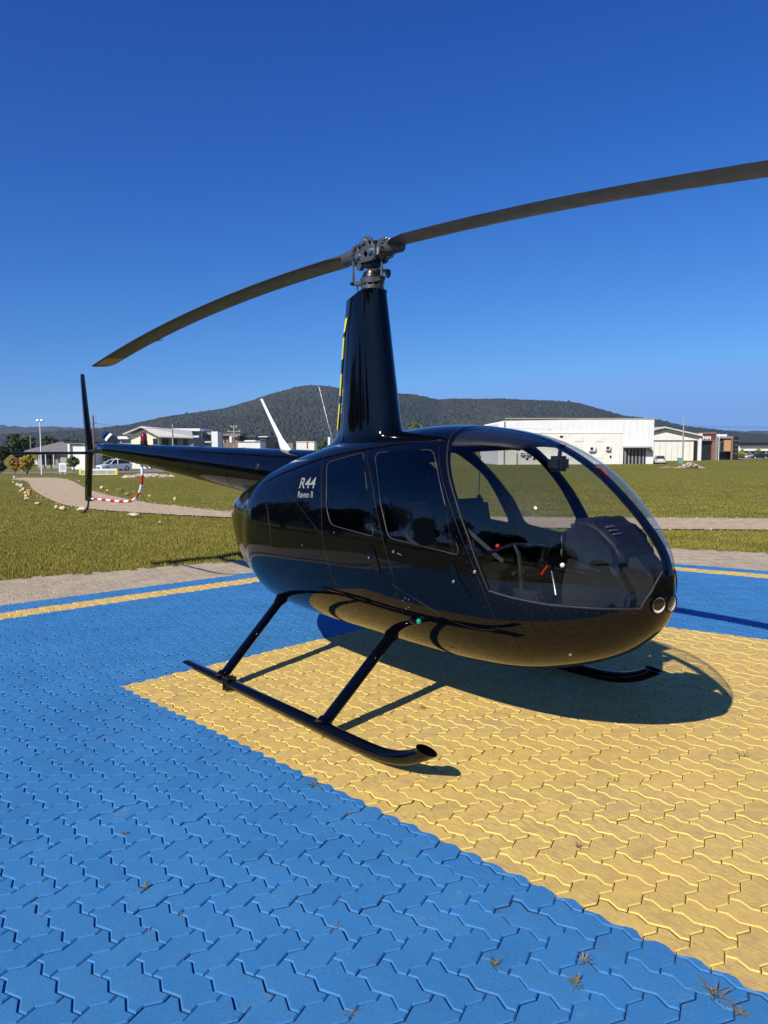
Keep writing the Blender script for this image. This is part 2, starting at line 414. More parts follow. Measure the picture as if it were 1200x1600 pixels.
me = pad.data; me.from_pydata([(8.5, -7.5, -.0105), (rx, ry, -.0105), (q[0], q[1], -.0105), (qx, qy, -.0105)], [], [(0, 1, 2, 3)]); me.update()
pad['kind'] = 'structure'
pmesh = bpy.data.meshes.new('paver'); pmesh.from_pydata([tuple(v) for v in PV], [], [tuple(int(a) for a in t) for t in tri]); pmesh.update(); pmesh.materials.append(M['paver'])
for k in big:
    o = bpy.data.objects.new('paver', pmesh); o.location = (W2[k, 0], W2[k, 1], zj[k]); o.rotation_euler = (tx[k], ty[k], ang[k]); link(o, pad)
ca, sa = np.cos(ang[rest]), np.sin(ang[rest]); n = len(rest)
vx = PV[None, :, 0]*ca[:, None]-PV[None, :, 1]*sa[:, None]; vy = PV[None, :, 0]*sa[:, None]+PV[None, :, 1]*ca[:, None]
vz = PV[None, :, 2]+zj[rest][:, None]+vx*ty[rest][:, None]*.5+vy*tx[rest][:, None]*.5
VV = np.stack([vx+W2[rest, 0][:, None], vy+W2[rest, 1][:, None], vz], -1).reshape(-1, 3)
FF = (tri[None]+(np.arange(n)*len(PV))[:, None, None]).reshape(-1, 3)
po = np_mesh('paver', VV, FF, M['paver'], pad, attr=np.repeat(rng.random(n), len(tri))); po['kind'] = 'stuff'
print('pavers', nb)

# ------------------------------------------------------------------ HELICOPTER
ROWS = np.array([[-2.001,1.19,1.19,0,1.19],[-1.985,1.27,1.09,.085,1.19],[-1.93,1.325,.975,.165,1.19],[-1.80,1.37,.815,.250,1.18],[-1.501,1.43,.607,.368,1.14],[-1.101,1.501,.474,.497,1.08],
[-.8,1.615,.414,.593,1.02],[-.2,1.756,.387,.646,.98],[.4,1.835,.378,.661,.96],[.9,1.871,.371,.664,.95],[1.292,1.845,.373,.637,.95],[1.642,1.77,.402,.575,.95],
[1.942,1.625,.481,.474,.95],[2.192,1.422,.593,.334,.95],[2.362,1.233,.743,.18,.95],[2.432,1.093,.883,.058,.95],[2.452,.962,.962,0,.962]])
NT, NB = 2.5, 2.2
def cm_rows(u):
    n = len(ROWS); i = min(int(u), n-2); t = u-i
    Q = np.vstack([2*ROWS[0]-ROWS[1], ROWS, 2*ROWS[-1]-ROWS[-2]]); a, b, c, d = Q[i:i+4]
    return .5*(2*b+(c-a)*t+(2*a-5*b+4*c-d)*t*t+(3*b-a-3*c+d)*t**3)
US = np.linspace(0, len(ROWS)-1, (len(ROWS)-1)*10+1)
PROF = np.array([cm_rows(u) for u in US]); PROF[:, 3] = np.maximum(PROF[:, 3], 0)
# rounded tail end of the cowling, tangent to the rows ahead of it
_cap = []
for a in np.linspace(0, math.pi/2, 40):
    s_ = math.cos(a)**1.0; d_ = .875*s_; cp_ = max(0, 1-s_**2.6)**.47; zc_ = 1.08+.10*s_
    _cap.append([-1.101-d_, zc_+(1.501-.30*d_-zc_)*cp_, zc_-(zc_-.474-.33*d_)*cp_, (.497-.30*d_)*cp_, zc_])
PROF = np.vstack([np.array(_cap)[:-1], PROF[PROF[:, 0] >= -1.1015]])
def ysurf(x, z):
    xs = PROF[:, 0]; zt, zb, ww, zm = [np.interp(x, xs, PROF[:, k]) for k in (1, 2, 3, 4)]
    if z > zm: q = (z-zm)/(zt-zm); e = NT
    else: q = (zm-z)/(zm-zb); e = NB
    return ww*max(0, 1-min(1, q)**e)**(1/e)
def hull_pts(off=0.0, step=1, Mv=112):
    P = PROF[::step]
    if (len(PROF)-1) % step: P = np.vstack([P, PROF[-1]])
    th = np.linspace(0, 2*np.pi, Mv, endpoint=False); c, s = np.cos(th), np.sin(th); nn = np.where(s > 0, NT, NB)
    rings = []
    for x, zt, zb, ww, zm in P[1:-1]:
        y = ww*np.sign(c)*np.abs(c)**(2/nn); z = zm+np.where(s > 0, zt-zm, zm-zb)*np.sign(s)*np.abs(s)**(2/nn)
        rings.append(np.stack([np.full(Mv, x), y, z], 1))
    rings = np.array(rings)
    V = np.vstack([[[P[0, 0], 0, (P[0, 1]+P[0, 2])/2]], rings.reshape(-1, 3), [[P[-1, 0], 0, (P[-1, 1]+P[-1, 2])/2]]])
    F = []; nr = len(rings); E_ = len(V)-1
    for k in range(Mv):
        k2 = (k+1) % Mv; F.append((0, 1+k2, 1+k))
        for j in range(nr-1):
            a = 1+j*Mv; F.append((a+k, a+k2, a+Mv+k2, a+Mv+k))
        a = 1+(nr-1)*Mv; F.append((a+k, a+k2, E_))
    me = bpy.data.meshes.new('h'); me.from_pydata([tuple(v) for v in V], [], F); me.update()
    bm = bmesh.new(); bm.from_mesh(me); bmesh.ops.recalc_face_normals(bm, faces=bm.faces[:]); bm.normal_update()
    if off:
        nv = [(v, v.co-v.normal*off) for v in bm.verts]
        for v, c in nv: v.co = c
    bpy.data.meshes.remove(me); return bm
def shell_mesh(o1, o2):
    me = bpy.data.meshes.new('shell'); a = hull_pts(o1); b = hull_pts(o2)
    bmesh.ops.reverse_faces(b, faces=b.faces[:]); mb = bpy.data.meshes.new('t'); b.to_mesh(mb); b.free(); a.from_mesh(mb); a.to_mesh(me); a.free(); bpy.data.meshes.remove(mb)
    return me
def boolean(me, cutter_bm, op):
    o = bpy.data.objects.new('bool_a', me); c_me = bpy.data.meshes.new('c'); cutter_bm.to_mesh(c_me); cutter_bm.free(); c = bpy.data.objects.new('bool_b', c_me)
    COL.objects.link(o); COL.objects.link(c)
    md = o.modifiers.new('b', 'BOOLEAN'); md.operation = op; md.object = c; md.solver = 'EXACT'
    dg = bpy.context.evaluated_depsgraph_get(); dg.update()
    out = bpy.data.meshes.new_from_object(o.evaluated_get(dg))
    bpy.data.objects.remove(o); bpy.data.objects.remove(c); bpy.data.meshes.remove(c_me); return out
REF = hull_pts(0.0, 1); REF.normal_update(); REF.verts.ensure_lookup_table(); BV = BVHTree.FromBMesh(REF); REF.faces.ensure_lookup_table()
REFN = [v.normal.copy() for v in REF.verts]
def smooth_normal(p):
    loc, nor, idx, d = BV.find_nearest(p); f = REF.faces[idx]; ws = []; tot = 0; n = Vector()
    for v in f.verts:
        w_ = 1/(1e-5+(v.co-loc).length**2); n += REFN[v.index]*w_
    return n.normalized(), d
def hull_normals(me, tol=.03):
    me.polygons.foreach_set('use_smooth', [True]*len(me.polygons)); cache = {}; out = [None]*len(me.loops)
    for p in me.polygons:
        pn = p.normal
        for li in p.loop_indices:
            vi = me.loops[li].vertex_index
            if vi not in cache: cache[vi] = smooth_normal(me.vertices[vi].co)
            n, d = cache[vi]; dt = n.dot(pn)
            out[li] = tuple(n) if (dt > .86 and d < tol) else (tuple(-n) if (dt < -.86 and d < tol) else tuple(pn))
    me.normals_split_custom_set(out)
def hull_obj(name, me, m, parent):
    me.materials.clear(); me.materials.append(m); hull_normals(me); me.name = name; return link(bpy.data.objects.new(name, me), parent)
def round_poly(P, r, n=4):
    out = []; P = [np.array(p) for p in P]
    for i in range(len(P)):
        a, b, c = P[i-1], P[i], P[(i+1) % len(P)]; l1, l2 = np.linalg.norm(a-b), np.linalg.norm(c-b); k = min(r, .45*l1, .45*l2)
        s, e = b+(a-b)/l1*k, b+(c-b)/l2*k
        for t in np.linspace(0, 1, n): out.append((1-t)**2*s+2*t*(1-t)*b+t*t*e)
    return out
DOORW = round_poly([(.590,1.69),(1.098,1.712),(1.188,1.638),(1.317,1.456),(1.498,1.118),(.938,1.172),(.852,1.34)], .045)
REARW = round_poly([(.080,1.618),(.445,1.692),(.629,1.513),(.808,1.166),(.340,1.204),(.275,1.30),(.187,1.499)], .045)
WSH = [(1.675,.943),(1.531,1.239),(1.414,1.43),(1.292,1.601),(1.206,1.721),(1.140,1.80),(1.125,1.845),(1.12,2.1),(2.7,2.1),(2.7,1.09),(2.425,1.085),(2.37,.899),(2.199,.896),(1.988,.899),(1.809,.918)]
def side_cut(bm, poly, y0, y1, grow=0):
    if grow:
        A = np.array(poly); 
        ar = sum(A[i-1][0]*A[i][1]-A[i][0]*A[i-1][1] for i in range(len(A))); A2 = inset(A if ar > 0 else A[::-1], -grow); poly = [tuple(p) for p in A2]
    for sgn in (-1, 1):
        prism(bm, [tuple(p) for p in poly], *sorted((sgn*y0, sgn*y1)), axis='y')
H = thing('helicopter', 'glossy black light helicopter standing on the blue and yellow pad', 'helicopter', (0, 0, 0))
cut = bmesh.new(); side_cut(cut, DOORW, .25, .95); side_cut(cut, REARW, .25, .95); side_cut(cut, WSH, .028, .95)
body = boolean(shell_mesh(0, .022), cut, 'DIFFERENCE'); fus = hull_obj('fuselage', body, M['paint'], H)
for poly, nm, mt, y0, y1, o1 in ((DOORW, 'door_window', 'door_glass', .25, .95, .003), (REARW, 'rear_window', 'door_glass', .25, .95, .003), (WSH, 'windshield', 'glass', .028, .95, .002)):
    for sgn in (-1, 1):
        c = bmesh.new(); A = [tuple(p) for p in poly]; prism(c, A, *sorted((sgn*y0, sgn*y1)), axis='y')
        gm = boolean(shell_mesh(o1, o1+.003), c, 'INTERSECT')
        go = hull_obj(nm, gm, M[mt], H)
        # seal round the pane
        if nm != 'windshield':
            bm = bmesh.new(); pts = [(x, sgn*(ysurf(x, z)+.0005), z) for x, z in poly]; tube(bm, pts+[pts[0]], .0024, 6); bobj('window_seal', bm, M['seal'], go, 60)
def onh(x, z, off=0.0, sgn=-1):
    y = ysurf(x, z); n, d = smooth_normal(Vector((x, sgn*y, z))); return Vector((x, sgn*y, z))+n*off
def dense(poly, st=.03):
    out = []
    for a, b in zip(poly[:-1], poly[1:]):
        n = max(1, int(math.dist(a, b)/st)); out += [(a[0]+(b[0]-a[0])*k/n, a[1]+(b[1]-a[1])*k/n) for k in range(n)]
    return out+[poly[-1]]
S1 = [(-.037,1.661),(.065,1.562),(.187,1.37),(.267,1.07),(.325,.942),(.382,.819),(.50,.70)]
S2 = [(.436,1.721),(.68,1.515),(.824,1.285),(.915,1.094),(.986,.942),(1.027,.747),(1.04,.686)]
S3 = [(1.131,1.734),(1.235,1.60),(1.385,1.395),(1.554,1.116),(1.653,.915),(1.706,.755),(1.685,.712)]
S3b = [(.972,.89),(1.243,.795),(1.39,.733),(1.554,.704),(1.685,.712)]
S4 = [(-.389,1.543),(-.303,1.412),(-.058,1.298),(.127,1.194),(.247,1.123)]
S5 = [(-.717,1.442),(-.519,1.233),(-.433,.992),(-.45,.75)]
S6 = [(-.037,1.661),(.2,1.70),(.436,1.721),(.8,1.755),(1.131,1.765)]
S7 = [(-1.35,1.25),(-1.25,1.0),(-1.2,.75)]
S8 = [(.382,.819),(.7,.72),(1.04,.686),(1.4,.66),(1.7,.665),(2.0,.74)]
for sgn in (-1, 1):
    for s in (S1, S2, S3, S3b, S4, S5, S6):
        bm = bmesh.new(); tube(bm, [onh(x, z, .0002, sgn) for x, z in dense(catmull([np.array(p) for p in s], 6), .05)], .0014, 6); bobj('panel_seam', bm, M['rubber'], H, 60)
bm = bmesh.new()
def rivets(poly, st, off, r=.0028, sgn=-1):
    d = dense([tuple(p) for p in poly], .004); acc = 0; last = d[0]
    for q_ in d:
        acc += math.dist(q_, last); last = q_
        if acc >= st:
            acc = 0; p = onh(q_[0]+off[0], q_[1]+off[1], .0, sgn); n, _ = smooth_normal(p)
            mtx = Matrix.Translation(p) @ n.to_track_quat('Z', 'Y').to_matrix().to_4x4() @ Matrix.Diagonal((1, 1, .5, 1)); bmesh.ops.create_icosphere(bm, subdivisions=1, radius=r, matrix=mtx)
for sgn in (-1, 1):
    rivets(S3, .05, (-.03, 0), sgn=sgn); rivets([(1.68,.93),(1.809,.902),(1.988,.883),(2.199,.88),(2.35,.885)], .042, (0, -.012), sgn=sgn); rivets([(1.66,.943),(1.515,1.239),(1.40,1.43),(1.278,1.601)], .045, (0, 0), sgn=sgn)
    rivets(S1, .06, (-.02, 0), sgn=sgn); rivets(S2, .07, (-.02, 0), sgn=sgn); rivets(S4, .06, (0, -.02), sgn=sgn)
rv = bobj('rivets', bm, mat('rivet_heads', (.10, .10, .11), .25, .6, .1, 9), H, 60); rv['kind'] = 'stuff'
# frame strip along the lower windshield edge and round the door post
for sgn in (-1, 1):
    bm = bmesh.new(); tube(bm, [onh(x, z, .001, sgn) for x, z in dense([(1.675,.938),(1.809,.913),(1.988,.894),(2.199,.891),(2.365,.894),(2.40,.985),(2.422,1.085)], .03)], .006, 8, flat=(1, .5)); bobj('windshield_frame', bm, M['rubber'], H, 60)
    bm = bmesh.new(); tube(bm, [onh(x, z, .001, sgn) for x, z in dense([(1.675,.943),(1.531,1.239),(1.414,1.43),(1.292,1.601),(1.206,1.721),(1.140,1.80),(1.13,1.84)], .03)], .006, 8); bobj('windshield_frame', bm, M['rubber'], H, 60)
# door handles, knobs, locks
def plate(name, poly, t, m, sgn, off=.0):
    A = round_poly(poly, .012, 3); bm = bmesh.new()
    a = [bm.verts.new(onh(x, z, off, sgn)) for x, z in A]; b = [bm.verts.new(onh(x*.98+np.mean([p[0] for p in A])*.02, z*.98+np.mean([p[1] for p in A])*.02, off+t, sgn)) for x, z in A]
    bm.faces.new(b); n_ = len(a)
    for i in range(n_): bm.faces.new((a[i], a[(i+1) % n_], b[(i+1) % n_], b[i]))
    bmesh.ops.recalc_face_normals(bm, faces=bm.faces[:]); return bobj(name, bm, m, H, 40)
def stud(name, x, z, r, m, parent, sgn, l=.012):
    bm = bmesh.new(); p = onh(x, z, -.002, sgn); n, _ = smooth_normal(p); q_ = p+n*l
    tube(bm, [p, q_, q_+n*r*.4], [r, r, r*.4], 12); return bobj(name, bm, m, parent, 50)
for sgn in (-1, 1):
    h1 = plate('door_handle', [(.735,1.118),(.80,1.122),(.835,1.044),(.88,.945),(.84,.94),(.765,1.0)], .006, M['paint'], sgn); stud('handle_knob', .777, 1.034, .009, M['chrome'], h1, sgn, .018)
    h2 = plate('door_handle', [(1.418,1.068),(1.460,1.067),(1.497,.982),(1.542,.931),(1.575,.888),(1.508,.897),(1.448,.982)], .006, M['paint'], sgn); stud('handle_knob', 1.462, .969, .009, M['chrome'], h2, sgn, .018)
    for x, z, r in ((.986, 1.093, .010), (1.588, 1.035, .010), (.382, 1.157, .006), (.004, 1.035, .006)): stud('lock', x, z, r, M['chrome'], H, sgn, .004)
    bm = bmesh.new(); a = onh(1.03, 1.088, .006, sgn); b = onh(1.065, 1.080, .006, sgn); tube(bm, [a, b], .004, 8); bobj('latch', bm, M['chrome'], H)
    for x, z in ((1.08,.818),(1.054,.799),(1.106,.812),(1.067,.747),(1.093,.761)): stud('screw', x, z, .0045, M['chrome'], H, sgn, .002)
def navlight(x, z, sgn, m):
    p = onh(x, z, 0, sgn); n, _ = smooth_normal(p); bm = bmesh.new(); t = Vector((1, 0, 0)); t = (t-n*t.dot(n)).normalized()
    tube(bm, [p-t*.05, p-t*.02+n*.018, p+t*.01+n*.022, p+t*.035+n*.012], [.004, .017, .019, .015], 12); b_ = bobj('navigation_light', bm, M['paint'], H, 60)
    bm = bmesh.new(); bmesh.ops.create_uvsphere(bm, u_segments=14, v_segments=10, radius=.017, matrix=Matrix.Translation(p+t*.033+n*.014)); bobj('lens', bm, m, b_, 80)
navlight(1.13, .69, -1, M['green_lens']); navlight(1.13, .69, 1, M['red_lens'])
# nose landing lights
def loft_disc(name, c, n, rr, m, parent, depth=.0, dome=.006):
    n = Vector(n).normalized(); q_ = n.to_track_quat('Z', 'Y').to_matrix().to_4x4(); bm = bmesh.new()
    rings = []
    for f, h in ((1, 0), (.8, dome*.5), (.45, dome*.9)):
        rings.append([bm.verts.new(Matrix.Translation(c) @ q_ @ Vector((rr*f*math.cos(a), rr*f*math.sin(a), h))) for a in np.linspace(0, 2*math.pi, 24, endpoint=False)])
    for i in range(2):
        for k in range(24): bm.faces.new((rings[i][k], rings[i][(k+1) % 24], rings[i+1][(k+1) % 24], rings[i+1][k]))
    bm.faces.new(rings[2]); return bobj(name, bm, m, parent, 60)
for yy, xx in ((-.085, 2.415), (.0, 2.438)):
    p = Vector((xx, yy, .912)); n = Vector((1, -.35 if yy < 0 else -.02, -.06)).normalized(); q_ = n.to_track_quat('Z', 'Y').to_matrix().to_4x4()
    bm = bmesh.new(); pr = [(.044, -.04), (.050, -.004), (.048, .010), (.043, .011), (.041, .004)]
    rg = [[bm.verts.new(Matrix.Translation(p) @ q_ @ Vector((r*math.cos(a), r*math.sin(a), h))) for a in np.linspace(0, 2*math.pi, 28, endpoint=False)] for r, h in pr]
    for i in range(len(rg)-1):
        for k in range(28): bm.faces.new((rg[i][k], rg[i][(k+1) % 28], rg[i+1][(k+1) % 28], rg[i+1][k]))
    L_ = bobj('landing_light', bm, M['paint'], H, 50)
    bm = bmesh.new(); rr = [(.041, .006), (.032, .000), (.018, -.004), (.004, -.005)]
    rg = [[bm.verts.new(Matrix.Translation(p) @ q_ @ Vector((r*math.cos(a), r*math.sin(a), h))) for a in np.linspace(0, 2*math.pi, 28, endpoint=False)] for r, h in rr]
    for i in range(len(rg)-1):
        for k in range(28): bm.faces.new((rg[i][k], rg[i][(k+1) % 28], rg[i+1][(k+1) % 28], rg[i+1][k]))
    bm.faces.new(rg[-1]); bobj('reflector', bm, M['reflector'], L_, 60)
    bm = bmesh.new(); bmesh.ops.create_uvsphere(bm, u_segments=10, v_segments=8, radius=.009, matrix=Matrix.Translation(p-n*.012)); bobj('bulb', bm, M['white_gloss'], L_, 60)
    loft_disc('lens', p+n*.0075, n, .042, M['lens_glass'], L_)
# lettering
def lettering(txt, x0, z0, hgt, width, shear, label):
    cu = bpy.data.curves.new('t', 'FONT'); cu.body = txt; cu.shear = shear; cu.size = 1; cu.offset = .012; o = bpy.data.objects.new('t', cu); COL.objects.link(o)
    dg = bpy.context.evaluated_depsgraph_get(); dg.update(); me = bpy.data.meshes.new_from_object(o.evaluated_get(dg)); bpy.data.objects.remove(o); bpy.data.curves.remove(cu)
    xs = [v.co.x for v in me.vertices]; ys = [v.co.y for v in me.vertices]; mx, Mx, my, My = min(xs), max(xs), min(ys), max(ys)
    for v in me.vertices:
        a = (v.co.x-mx)/(Mx-mx); b = (v.co.y-my)/(My-my)
        x = x0+a*width-b*.04*(hgt/.075); z = z0+b*hgt+a*.010
        y = ysurf(x, z)+.0015; v.co = (x, -y, z)
    bm = bmesh.new(); bm.from_mesh(me); bmesh.ops.recalc_face_normals(bm, faces=bm.faces[:]); bpy.data.meshes.remove(me)
    o = bobj('lettering', bm, M['silver_print'], H); o['label'] = label; return o
lettering('R44', -.135, 1.428, .074, .215, .22, 'silver R44 lettering')
lettering('Raven II', -.115, 1.362, .044, .20, .18, 'small silver Raven II lettering')

# engine-bay / keel items under the belly
bm = bmesh.new(); tube(bm, [(-.9, .12, .50), (-.95, .16, .40), (-1.02, .18, .36)], .035, 12); bobj('exhaust_pipe', bm, M['hub'], H, 50)

# landing gear
XT, XH, XF, XA, SY = 1.736, -.898, .844, -.387, 1.09
for sgn in (-1, 1):
    pts = [(XH, sgn*SY, .052), (XF, sgn*SY, .052)]+[(XF+.3, sgn*SY, .052), (XF+.50, sgn*SY, .056), (XF+.64, sgn*SY, .075), (XF+.76, sgn*SY, .112), (XF+.85, sgn*SY, .158), (XT, sgn*SY, .19)]
    dn = [pts[0]]+[tuple(p) for p in catmull([np.array(p) for p in pts[1:]], 5)]
    bm = bmesh.new(); rings = tube(bm, dn, .040, 18, cap=False); rings2 = tube(bm, dn[-6:], .034, 18, cap=False)
    for k in range(18):
        try: bm.faces.new((rings[-1][k], rings[-1][(k+1) % 18], rings2[-1][(k+1) % 18], rings2[-1][k]))
        except Exception: pass
    bm.faces.new(rings[0]); bm.faces.new(rings2[0]); bmesh.ops.recalc_face_normals(bm, faces=bm.faces[:])
    # slanted open cut of the toe
    for rg_, k0 in ((rings, 2), (rings2, 2)):
        for ri, f in ((-1, 1.2), (-2, .96), (-3, .72), (-4, .48), (-5, .24)):
            cc_ = sum((v.co for v in rg_[ri]), Vector())/18; u_ = Vector((-math.sin(R(24)), 0, math.cos(R(24)))); d_ = Vector((math.cos(R(24)), 0, math.sin(R(24))))
            for v in rg_[ri]: v.co = v.co-d_*((v.co-cc_).dot(u_)*f)
    # flattened, pinched rear end
    for v in rings[0]: v.co.z = .052+(v.co.z-.052)*.25+.02; v.co.x -= .04*(1 if v.co.z > .055 else 0)
    sk = bobj('skid_tube', bm, M['paint'], H, 50)
    bm = bmesh.new()
    for xx in (-.30, -.26): box(bm, xx-.006, xx+.006, sgn*SY-.044, sgn*SY+.044, .008, .105, .004)
    cyl(bm, (-.32, sgn*SY-.03, .10), (-.24, sgn*SY-.03, .10), .008, seg=8); bobj('wheel_bracket', bm, M['trimblack'], sk, 40)
    for xs_, root in ((XF, (.70, .40, .50)), (XA, (-.70, .36, .52))):
        bm = bmesh.new(); a = Vector((xs_, sgn*SY, .075)); b = Vector((root[0], sgn*root[1], root[2])); dv = (b-a).normalized()
        # streamlined section: long along x
        rings_ = []
        for p, s in ((a-dv*.01, 1.0), (a+(b-a)*.5, 1.0), (b+dv*.1, 1.0)):
            side = dv.cross(Vector((1, 0, 0))).normalized(); fwd = side.cross(dv).normalized()
            rings_.append([bm.verts.new(p+fwd*.046*math.cos(t)*s+side*.027*math.sin(t)*s) for t in np.linspace(0, 2*math.pi, 20, endpoint=False)])
        for i in range(2):
            for k in range(20): bm.faces.new((rings_[i][k], rings_[i][(k+1) % 20], rings_[i+1][(k+1) % 20], rings_[i+1][k]))
        bm.faces.new(rings_[0][::-1]); bm.faces.new(rings_[-1]); bmesh.ops.recalc_face_normals(bm, faces=bm.faces[:])
        st = bobj('strut', bm, M['paint'], H, 50)
        bm = bmesh.new(); cyl(bm, a-dv*.015, a+dv*.03, .052, .046, 18); bobj('strut_cuff', bm, M['paint'], st, 50)
        bm = bmesh.new(); tube(bm, [b-dv*.07, b-dv*.02, b+dv*.05], [.045, .055, .075], 18, flat=(.8, 1)); bobj('strut_fairing', bm, M['paint'], st, 50)

# mast fairing
def mast_ring(bm, z, xf, xr, hw, lean=0):
    c = xf-(xf-xr)*.36; pts = []
    for t in np.linspace(0, 2*math.pi, 48, endpoint=False):
        cx = math.cos(t); s = math.sin(t)
        if cx > 0: x = c+(xf-c)*cx; y = hw*s
        else: x = c+(c-xr)*cx; y = hw*s*(1-.55*abs(cx)**2)
        pts.append(bm.verts.new((x, y, z)))
    return pts
bm = bmesh.new()
levels = [(1.62, .62, -.86, .32), (1.755, .36, -.50, .185), (1.81, .305, -.44, .168), (1.86, .280, -.425, .160), (1.93, .265, -.415, .155), (2.05, .245, -.40, .148), (2.3, .205, -.375, .135), (2.6, .160, -.34, .118), (2.84, .122, -.31, .104), (2.875, .118, -.17, .100)]
rg = [mast_ring(bm, *l) for l in levels]
for i in range(len(rg)-1):
    for k in range(48): bm.faces.new((rg[i][k], rg[i][(k+1) % 48], rg[i+1][(k+1) % 48], rg[i+1][k]))
bm.faces.new(rg[-1]); bmesh.ops.recalc_face_normals(bm, faces=bm.faces[:]); mf = bobj('mast_fairing', bm, M['paint'], H, 50)
segs = [(2.70, 2.60, 1), (2.60, 2.565, 0), (2.565, 2.40, 1), (2.40, 2.29, 0), (2.29, 2.12, 1), (2.12, 2.06, 0), (2.06, 1.86, 1)]
for za, zb, ye in segs:
    def xr(z): return np.interp(z, [1.86, 1.93, 2.05, 2.3, 2.6, 2.84], [-.425, -.415, -.40, -.375, -.34, -.31])
    bm = bmesh.new(); pts = []
    for z in (za, zb):
        xf_ = np.interp(z, [1.86, 1.93, 2.05, 2.3, 2.6, 2.84], [.280, .265, .245, .205, .160, .122]); hw_ = np.interp(z, [1.86, 1.93, 2.05, 2.3, 2.6, 2.84], [.172, .155, .148, .135, .118, .104])
        c_ = xf_-(xf_-xr(z))*.36; sl = max(0, z-2.58)*.45; x1, x2 = xr(z)+.014+sl, xr(z)+.075+sl
        def yf(x): cx = min(1, (c_-x)/(c_-xr(z))); return -hw_*math.sqrt(max(0, 1-cx*cx))*(1-.55*cx*cx)
        pts.append([(x1, yf(x1)-.003, z), (x2, yf(x2)-.003, z), (x2, yf(x2)-.007, z), (x1, yf(x1)-.007, z)])
    a = [bm.verts.new(p) for p in pts[0]]; b = [bm.verts.new(p) for p in pts[1]]
    bm.faces.new(a); bm.faces.new(b[::-1])
    for k in range(4): bm.faces.new((a[k], a[(k+1) % 4], b[(k+1) % 4], b[k]))
    bmesh.ops.recalc_face_normals(bm, faces=bm.faces[:]); bobj('yellow_strap' if ye else 'black_strap', bm, M['yellow_tape'] if ye else M['trimblack'], mf)

# rotor head
AZ = R(2.3); RA = Matrix.Rotation(AZ, 4, 'Z')
hub = thing('rotor_head', None, None, (0, 0, 0)); hub.parent = H
bm = bmesh.new(); cyl(bm, (0, 0, 2.80), (0, 0, 3.08), .030, seg=18); bobj('mast_shaft', bm, M['trimblack'], hub, 50)
for z0, z1, r0, r1, nm, mt in ((2.885, 2.91, .085, .085, 'lower_swashplate', 'hub'), (2.925, 2.965, .088, .092, 'swashplate', 'hub'), (2.972, 2.99, .080, .074, 'swashplate_boot', 'trimblack'), (2.995, 3.010, .070, .066, 'swashplate_boot', 'trimblack'), (3.013, 3.03, .062, .045, 'swashplate_boot', 'hub')):
    bm = bmesh.new(); cyl(bm, (0, 0, z0), (0, 0, z1), r0, r1, 28); bobj(nm, bm, M[mt], hub, 40)
bm = bmesh.new()
for s in (-1, 1):
    p = [(s*.02, .035), (s*.02, -.035), (s*.16, -.055), (s*.16, -.02)]
    prism(bm, p if s > 0 else p[::-1], 2.93, 2.957)
bm.transform(RA); bobj('swashplate_arm', bm, M['hub'], hub)
for k in range(10):
    a = k*math.pi/5; bm = bmesh.new(); cyl(bm, (.072*math.cos(a), .072*math.sin(a), 2.87), (.072*math.cos(a), .072*math.sin(a), 2.925), .007, seg=8); bobj('bolt', bm, M['steel'], hub)
# hub block: two cheek plates with three bolts
for s in (-1, 1):
    outl = [(-.085, 3.075), (.085, 3.075), (.105, 3.10), (.105, 3.16), (.06, 3.235), (.03, 3.258), (-.03, 3.258), (-.06, 3.235), (-.105, 3.16), (-.105, 3.10)]
    bm = bmesh.new(); prism(bm, round_poly(outl, .02, 3), *sorted((s*.048, s*.075)), axis='y')
    holes = bmesh.new()
    for hx, hz, hr in ((-.058, 3.185, .017), (.050, 3.205, .015), (0.005, 3.13, .022)): cyl(holes, (hx, s*.03, hz), (hx, s*.1, hz), hr, seg=16)
    me_ = bpy.data.meshes.new('hp'); bmesh.ops.recalc_face_normals(bm, faces=bm.faces[:]); bm.to_mesh(me_); bm.free(); bmesh.ops.recalc_face_normals(holes, faces=holes.faces[:])
    o_me = boolean(me_, holes, 'DIFFERENCE'); bm = bmesh.new(); bm.from_mesh(o_me); bmesh.ops.bevel(bm, geom=[e for e in bm.edges if e.is_manifold and e.calc_face_angle(0) > 1.0], offset=.003, segments=1, affect='EDGES'); bm.transform(RA); bobj('hub_plate', bm, M['hub'], hub, 30)
bm = bmesh.new(); box(bm, -.08, .08, -.047, .047, 3.085, 3.225, .012); box(bm, -.045, .045, -.05, .05, 3.04, 3.09, .008); bm.transform(RA); bobj('hub_core', bm, M['trimblack'], hub, 40)
for hx, hz in ((-.012, 3.222), (-.072, 3.125), (.066, 3.14)):
    bm = bmesh.new(); cyl(bm, (hx, -.094, hz), (hx, .094, hz), .021, seg=18); cyl(bm, (hx, -.104, hz), (hx, .104, hz), .012, seg=6); bm.transform(RA); b_ = bobj('hinge_bolt', bm, M['steel'], hub, 40)
